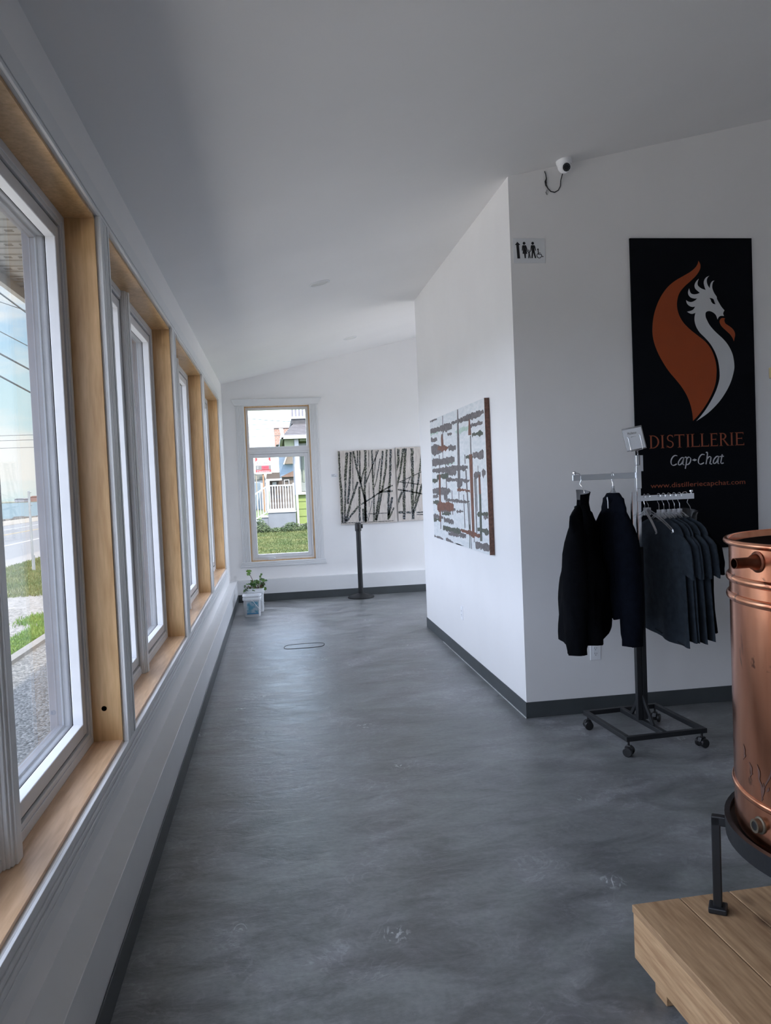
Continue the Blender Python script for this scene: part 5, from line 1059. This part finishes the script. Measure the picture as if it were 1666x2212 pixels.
# headland buildings
hb = [(-96.2, -82.0, 1.62, 'long low red-roofed building on the headland across the water', (.16, .10, .09), (.15, .08, .07)), (-100, -96.5, .9, 'small dark shed at the left end of the headland', (.16, .17, .19), (.12, .12, .13)), (-89, -84, .95, 'low dark-roofed house at the water line of the headland', (.18, .20, .24), (.10, .11, .13)), (-81, -73, 1.3, 'pale building at the right end of the headland view', (.22, .21, .19), (.14, .13, .12))]
for k, (x0, x1, h, lab, c, c2) in enumerate(hb):
    yb = 330 if k == 0 or k == 3 else 323
    u = thing('distant_building', lab, 'building', ((x0+x1)/2, yb, GZ-.12)); MB().box(x0, x1, yb, yb+6, GZ-.12, h*.72).build('walls', mat('distant_wall', c, .9, noise=.1), u)
    MB().prism([(x0-.2, h*.72), (x1+.2, h*.72), (x1-.8, h), (x0+.8, h)], 'y', yb-.2, yb+6.2).build('roof', mat('distant_roof', c2, .9, noise=.1), u)
# ---- own eave, soffit and outside wall
sofm = mat('ivory_soffit', (.36, .355, .33), .6, noise=.05)
m = MB(); m.box(-1.33, XO, YB-1, YF+.8, 2.655, 2.675)
for k in range(int((YF+.8-YB+1)/.1)): y = YB-1+k*.1; m.box(-1.33, XO, y, y+.012, 2.648, 2.656)
struct(m.build('soffit', sofm))
m = MB()
for k in range(60):
    y = 1.0+k*.2
    for j in range(7):
        for i in (0, 1): m.box(-1.30+j*.065, -1.30+j*.065+.035, y+.045+i*.018, y+.049+i*.018, 2.6535, 2.6552)
tag(m.build('soffit_vents', mat('vent_slot', (.06, .06, .055), .8)), 'rows of small vent slots in the ivory soffit over the windows', 'vent slots', kind='stuff')
struct(MB().box(-1.36, -1.33, YB-1, YF+.8, 2.60, 2.86).build('fascia', mat('ivory_fascia', (.45, .43, .39), .5, noise=.04)))
m = MB(); yy = [-6]+[q for o in OPEN for q in o]+[YF+.22]
for i in range(0, len(yy), 2): m.box(XO-.02, XO, yy[i], yy[i+1], GZ, 2.66)
for a, b in OPEN: m.box(XO-.02, XO, a, b, GZ, ZS-.02); m.box(XO-.02, XO, a, b, ZH+.02, 2.66)
struct(m.build('wall_outside', mat('outside_cladding', (.42, .41, .38), .8, noise=.05)))
# ---- neighbour: green house
gh = thing('green_house', 'lime green wooden house with white trim and grey shingle roof beyond the lawn', 'house', (3, 36, GZ))
lime = mat('lime_siding', (.15, .20, .055), .7, noise=.08, nscale=6); wt = mat('white_outdoor_paint', (.34, .35, .37), .6, noise=.05)
shg = mat('grey_shingles', (.06, .058, .064), .9, col2=(.10, .095, .10), nscale=5, stretch=(1, 1, 6), bump=.6, bscale=18)
MB().box(.90, 8, 34.62, 35.6, GZ, 3.55).build('walls', lime, gh)
m = MB()
for k in range(4):
    z = -.19+k*.325
    m.prism([(34.565, z), (34.62, z), (34.62, z+.325), (34.59, z+.325)], 'x', .87, 8)
m.build('clapboards', lime, gh)
MB().box(.88, 8, 34.56, 34.60, GZ-.02, -.19).build('foundation', mat('grey_foundation', (.20, .20, .20), .9, noise=.2), gh)
MB().box(.84, 8, 34.44, 34.62, 1.08, 1.20).build('sill_band', wt, gh)
MB().box(.84, 1.06, 34.46, 34.64, 1.20, 3.50).build('corner_trim', wt, gh)
fr_ = MB(); fr_.box(1.06, 1.16, 34.50, 34.62, 1.20, 3.3); fr_.box(1.16, 1.9, 34.50, 34.62, 3.0, 3.3); fr_.box(1.62, 1.72, 34.50, 34.62, 1.20, 3.0); wn = fr_.build('window_frame', wt, gh)
MB().box(1.16, 1.62, 34.60, 34.615, 1.30, 3.0).build('pane', mat('dim_pane', (.16, .19, .17), .15, noise=.3), wn)
m = MB()
for k in range(9): x = 1.26+k*.040; m.lathe([(.022, 1.62), (.024, 2.3), (.02, 3.0)], (x, 34.57, 0), 8)
m.build('lace_curtain', mat('lace_curtain', (.22, .25, .21), .9, noise=.3, nscale=60), wn)
MB().box(1.16, 1.62, 34.56, 34.60, 1.22, 1.60).build('window_screen', mat('window_screen', (.13, .15, .15), .6, col2=(.2, .22, .2), nscale=30), wn)
m = MB(); m.tube([(.95, 34.40, 3.5), (.94, 34.38, 2.4), (.95, 34.38, -.30), (.97, 34.30, -.42)], .055, 8); m.build('downspout', wt, gh, smooth=True)
# porch roof with hip and upper balustrade
m = MB(); E = [(.44, 33.6), (8, 33.6), (8, 44), (.44, 44)]; Tt = [(.98, 36.2), (8, 36.2), (8, 41), (.98, 41)]
m.loft([[(x, y, 3.60) for x, y in E], [(x, y, 4.30) for x, y in Tt]]); m.build('roof', shg, gh)
m = MB()
for k in range(8):
    z = 3.62+k*.085; t = (z-3.6)/.7; m.box(.44+.54*t+.01, 8, 33.6+2.6*t-.05, 33.6+2.6*t-.01, z-.012, z+.012)
m.build('shingle_courses', mat('shingle_shadow', (.065, .062, .068), .9), gh)
m = MB(); m.box(.38, 8, 33.52, 33.62, 3.46, 3.61); m.box(.34, .46, 33.52, 44, 3.46, 3.62); m.build('gutter', wt, gh)
m = MB(); m.prism([(.30, 3.92), (.47, 3.90), (.50, 3.60), (.40, 3.50)], 'y', 33.50, 33.60); m.build('gutter_corner', wt, gh)
m = MB(); m.box(.50, .90, 33.8, 33.86, 3.10, 3.46); m.box(1.15, 8, 33.8, 33.86, 3.36, 3.46); m.build('porch_frieze', mat('pale_green_frieze', (.20, .23, .14), .7, noise=.2, nscale=12), gh)
MB().box(.92, 1.10, 33.75, 33.93, 1.2, 3.46).build('porch_post', wt, gh, bevel=.01)
m = MB(); m.box(.90, 8, 36.1, 41, 4.28, 4.55); m.build('upper_deck', mat('dark_deck_edge', (.06, .06, .065), .9, noise=.3), gh)
MB().box(.88, 8, 36.05, 36.15, 4.50, 4.60).build('deck_rail_foot', wt, gh)
dkb = mat('grey_deck_baluster', (.14, .14, .17), .7, noise=.1)
for k in range(9): x = .95+k*.155; MB().box(x-.045, x+.045, 36.06, 36.12, 4.6, 5.5).build('deck_baluster', dkb, gh)
MB().box(.88, 8, 36.02, 36.16, 5.5, 5.6).build('deck_rail', wt, gh)
# stairs and landing with white railing
ps = thing('porch_stairs', 'grey concrete landing and stairs with a white baluster railing beside the green house', 'stairs', (.2, 33.5, GZ))
cst = mat('blue_grey_concrete', (.13, .145, .165), .85, noise=.12, nscale=3, detail=8)
MB().box(-.309, .82, 32.9, 34.5, GZ, .40).build('landing', cst, ps)
MB().box(-.33, .84, 32.86, 34.5, .40, .455).build('landing_slab', wt, ps)
for k in range(4):
    x1 = -.309-.27*k; z = .40-.19*(k+1)+.0; MB().box(x1-.27, x1, 32.92, 34.3, GZ, z+.01).build('step', cst, ps); MB().box(x1-.29, x1, 32.88, 34.3, z+.01, z+.05).build('tread', wt, ps)
MB().box(-.31, .80, 33.0, 33.07, 1.49, 1.545).build('top_rail', wt, ps); MB().box(-.31, .80, 33.0, 33.06, .50, .555).build('bottom_rail', wt, ps)
MB().box(-.36, -.25, 32.98, 33.09, .455, 1.60).build('newel_post', wt, ps, bevel=.01); MB().box(.74, .82, 32.98, 33.09, .455, 1.60).build('newel_post', wt, ps, bevel=.01)
for k in range(9): x = -.20+k*.108; MB().lathe([(.026, .555), (.026, .70), (.034, .78), (.020, .86), (.030, 1.05), (.020, 1.25), (.026, 1.36), (.026, 1.49)], (x, 33.035, 0), 8).build('baluster', wt, ps, smooth=True)
MB().bar((-.31, 33.035, 1.52), (-1.45, 33.035, .78), .06, .055).build('stair_rail', wt, ps); MB().bar((-.31, 33.035, .47), (-1.45, 33.035, -.20), .05, .05).build('stair_rail', wt, ps)
for k in range(10):
    x = -.40-k*.105; zt = 1.50-.649*(-.31-x)*-1*-1; zb_ = .49-.588*(-.31-x); zt = 1.50-.649*(-.31-x)
    MB().box(x-.018, x+.018, 33.02, 33.05, zb_, zt).build('baluster', wt, ps)
# bushes at the foot of the landing
lfm = mat('shrub_leaf', (.028, .052, .018), .7, col2=(.065, .095, .035), nscale=3)
def bush(lab, cx, cy, rx, ry, h, n, seed):
    random.seed(seed); m = MB()
    for k in range(n):
        a = random.uniform(0, 2*PI); r = random.random()**.6; x = cx+rx*r*math.cos(a); y = cy+ry*r*math.sin(a); z = GZ+h*random.random()*(1-.6*r*r); s_ = random.uniform(.02, .045)
        q = Vector((random.gauss(0, 1), random.gauss(0, 1), random.gauss(.4, 1))).normalized().to_track_quat('Z', 'Y')
        m.add([Vector((x, y, z))+q @ Vector(v) for v in ((-s_, 0, 0), (0, -s_*.5, 0), (s_, 0, 0), (0, s_*.5, 0))], [(0, 1, 2, 3)])
    u = thing('shrub', lab, 'shrub', (cx, cy, GZ)); m.build('foliage', lfm, u); sm_ = MB()
    for k in range(6): a = k*1.1; sm_.tube([(cx, cy, GZ), (cx+rx*.5*math.cos(a), cy+ry*.4*math.sin(a), GZ+h*.6)], .008, 5)
    sm_.build('stems', polem, u)
bush('leafy green shrub left of the grey landing, against the steps', -.72, 32.3, .48, .35, .60, 1800, 1)
bush('low green shrub in front of the middle of the grey landing', .00, 32.3, .55, .30, .22, 1100, 2)
bush('green shrub at the right corner of the landing by the downspout', .62, 32.3, .50, .35, .42, 1500, 3)
bush('wide low shrub under the lime green siding', 1.35, 33.2, .45, .35, .32, 1200, 4)
# brick building, blue house, low roofs, container, price sign
br = thing('brick_building', 'tall red brick building behind the green house', 'building', (3.2, 82, GZ))
def brickmat():
    m = bpy.data.materials.new('pink_brick'); m.use_nodes = True; N = m.node_tree.nodes; L = m.node_tree.links; b = N['Principled BSDF']; b.inputs['Roughness'].default_value = .9
    t = N.new('ShaderNodeTexBrick'); t.inputs['Scale'].default_value = 1.6; t.inputs['Color1'].default_value = (.20, .10, .075, 1); t.inputs['Color2'].default_value = (.24, .14, .105, 1); t.inputs['Mortar'].default_value = (.27, .24, .21, 1); t.inputs['Mortar Size'].default_value = .03
    tc = N.new('ShaderNodeTexCoord'); mp = N.new('ShaderNodeMapping'); mp.inputs['Rotation'].default_value = (PI/2, 0, 0); L.new(tc.outputs['Object'], mp.inputs[0]); L.new(mp.outputs[0], t.inputs['Vector']); L.new(t.outputs[0], b.inputs['Base Color']); return m
MB().prism([(.95, GZ), (6.2, GZ), (6.2, 7.3), (.23, 7.3), (.23, 4.6), (.95, 4.6)], 'y', 80, 86).build('walls', brickmat(), br); MB().box(.20, 6.3, 79.9, 86.1, 7.28, 7.40).build('parapet', mat('grey_parapet', (.25, .22, .21), .9, noise=.1), br)
bh = thing('blue_house', 'pale blue clapboard house with a brown gable behind the white railing', 'house', (2.5, 72, GZ))
def slatmat(nm, c, sc):
    m = bpy.data.materials.new(nm); m.use_nodes = True; N = m.node_tree.nodes; L = m.node_tree.links; b = N['Principled BSDF']; b.inputs['Roughness'].default_value = .7; b.inputs['Base Color'].default_value = tuple(c)+(1,)
    w = N.new('ShaderNodeTexWave'); w.bands_direction = 'Z'; w.inputs['Scale'].default_value = sc; w.wave_profile = 'SAW'; tc = N.new('ShaderNodeTexCoord'); L.new(tc.outputs['Object'], w.inputs['Vector'])
    bp = N.new('ShaderNodeBump'); bp.inputs['Distance'].default_value = .05; L.new(w.outputs['Fac'], bp.inputs['Height']); L.new(bp.outputs[0], b.inputs['Normal']); return m
MB().box(.53, 5.4, 70, 78, GZ, 5.1).build('walls', slatmat('pale_blue_clapboard', (.27, .35, .46), 3.2), bh)
MB().prism([(.3, 5.1), (5.7, 5.1), (3.0, 6.0)], 'y', 69.8, 78.2).build('roof', mat('brown_grey_roof', (.17, .14, .12), .9, noise=.2), bh)
m = MB(); m.prism([(.93, 3.37), (1.9, 3.37), (1.9, 4.6), (1.35, 4.6)], 'y', 69.3, 70.0); m.build('side_gable', mat('brown_shingle', (.14, .12, .095), .9, noise=.2), bh)
MB().bar((.88, 69.25, 3.34), (1.36, 69.25, 4.6), .12, .10).build('gable_trim', wt, bh)
brn = mat('brown_roofing', (.085, .07, .062), .9, noise=.2, nscale=2)
lr = thing('pump_canopy', 'low building with a dark brown roof and white fascia, left of the blue house', 'building', (-.1, 63, GZ))
MB().prism([(-.64, 2.05), (.45, 2.05), (.45, 2.56), (-.54, 2.56)], 'y', 62, 66).build('roof', brn, lr); MB().box(-.66, 1.05, 61.9, 62.0, 1.93, 2.07).build('fascia', wt, lr)
MB().box(-.38, 1.02, 63, 66, GZ, 1.93).build('walls', mat('shaded_brown_wall', (.075, .057, .05), .9, noise=.3, nscale=1), lr)
m = MB(); m.box(-.16, .16, 62.9, 63, 1.56, 1.82); m.build('window', wt, lr)
ns = thing('brown_shed', 'brown gabled shed with a white window behind the white railing', 'shed', (1.2, 55, GZ))
MB().prism([(.40, 2.10), (1.9, 2.10), (1.9, 2.75)], 'y', 56, 57.8).build('roof', mat('tan_brown_roof', (.14, .09, .07), .9, noise=.3, nscale=3), ns); MB().box(.55, 1.9, 56.2, 57.6, GZ, 2.10).build('walls', mat('grey_brown_wall', (.10, .085, .075), .9, noise=.2), ns)
m = MB(); yring(m, 56.1, 56.2, .68, 1.05, 1.45, 1.92, .05); m.build('window', wt, ns)
sh = thing('white_store', 'white low store with a grey roof behind the price sign', 'building', (-1.9, 92, GZ))
MB().box(-2.9, -1.0, 90, 96, GZ, 2.30).build('walls', wt, sh); MB().prism([(-3.0, 2.3), (-.95, 2.3), (-1.2, 3.0), (-2.2, 3.0)], 'y', 89.8, 96).build('roof', mat('grey_green_roof', (.12, .13, .12), .9, noise=.1), sh)
ct = thing('blue_container', 'pale blue steel box standing by the street, left of the stair railing', 'container', (-1.55, 66, GZ))
MB().box(-2.1, -1.15, 66, 69, GZ, 1.86).build('shell', mat('pale_blue_steel', (.14, .19, .235), .7, noise=.08), ct, bevel=.03); MB().box(-1.15, -.7, 66, 69, GZ, 1.80).build('side_door', wt, ct)
ps2 = thing('price_sign', 'tall roadside fuel price sign with red and white panels on two posts', 'sign', (-.76, 60, GZ))
sx0, sx1 = -1.345, -.185
whs = mat('white_sign_panel', (.36, .37, .39), .5, noise=.02); reds = mat('red_sign_panel', (.24, .028, .03), .5, noise=.03); grys = mat('grey_sign_panel', (.13, .13, .13), .5, noise=.1)
MB().box(sx0, sx1, 60, 60.2, 3.08, 4.65).build('logo_panel', whs, ps2); MB().box(sx0, sx1, 60, 60.2, 2.76, 3.08).build('price_panel', grys, ps2); MB().box(sx0, sx1, 60, 60.2, 2.57, 2.76).build('shop_panel', reds, ps2); MB().box(sx0-.03, sx1+.03, 59.98, 60.22, 2.44, 2.57).build('lower_frame', whs, ps2)
m = MB(); m.prism([(sx0, 3.95), (sx0+.12, 3.95), (sx0+.16, 3.50), (sx0, 3.36)], 'y', 59.98, 60.0); m.prism([(sx1, 3.95), (sx1-.12, 3.95), (sx1-.16, 3.50), (sx1, 3.36)], 'y', 59.98, 60.0); m.prism([(sx0+.32, 3.80), (sx0+.42, 3.62), (sx0+.46, 3.80)], 'y', 59.98, 60.0); m.prism([(sx1-.32, 3.80), (sx1-.42, 3.62), (sx1-.46, 3.80)], 'y', 59.98, 60.0); m.build('red_emblem', reds, ps2)
m = MB(); textmesh(m, 'PETRO-CANADA', sx0+.10, sx1-.08, 3.20, .14, 59.99); m.build('lettering', grys, ps2)
m = MB(); textmesh(m, 'Dépanneur', sx0+.10, sx1-.08, 2.60, .13, 59.99); m.build('shop_lettering', whs, ps2)
MB().box(-.87, -.36, 59.97, 60.0, 2.80, 3.04).build('price_display', mat('red_price_display', (.75, .04, .06), .4, emit=.25), ps2)
m = MB(); textmesh(m, '147.9', -.76, -.46, 2.87, .10, 59.96); m.build('price_digits', mat('dark_red_digits', (.30, .01, .02), .5), ps2)
m = MB(); [m.box(sx0+.10, sx0+.22, 59.98, 60.0, 2.83+k*.07, 2.86+k*.07) for k in range(3)]; m.build('price_caption', whs, ps2)
MB().box(sx0-.02, sx0+.06, 60.04, 60.16, GZ, 2.44).build('post', mat('tan_post', (.20, .175, .14), .8, noise=.1), ps2); MB().box(-.86, -.74, 60.04, 60.16, GZ, 2.44).build('post', mat('orange_wood_post', (.24, .14, .08), .8, noise=.2), ps2)
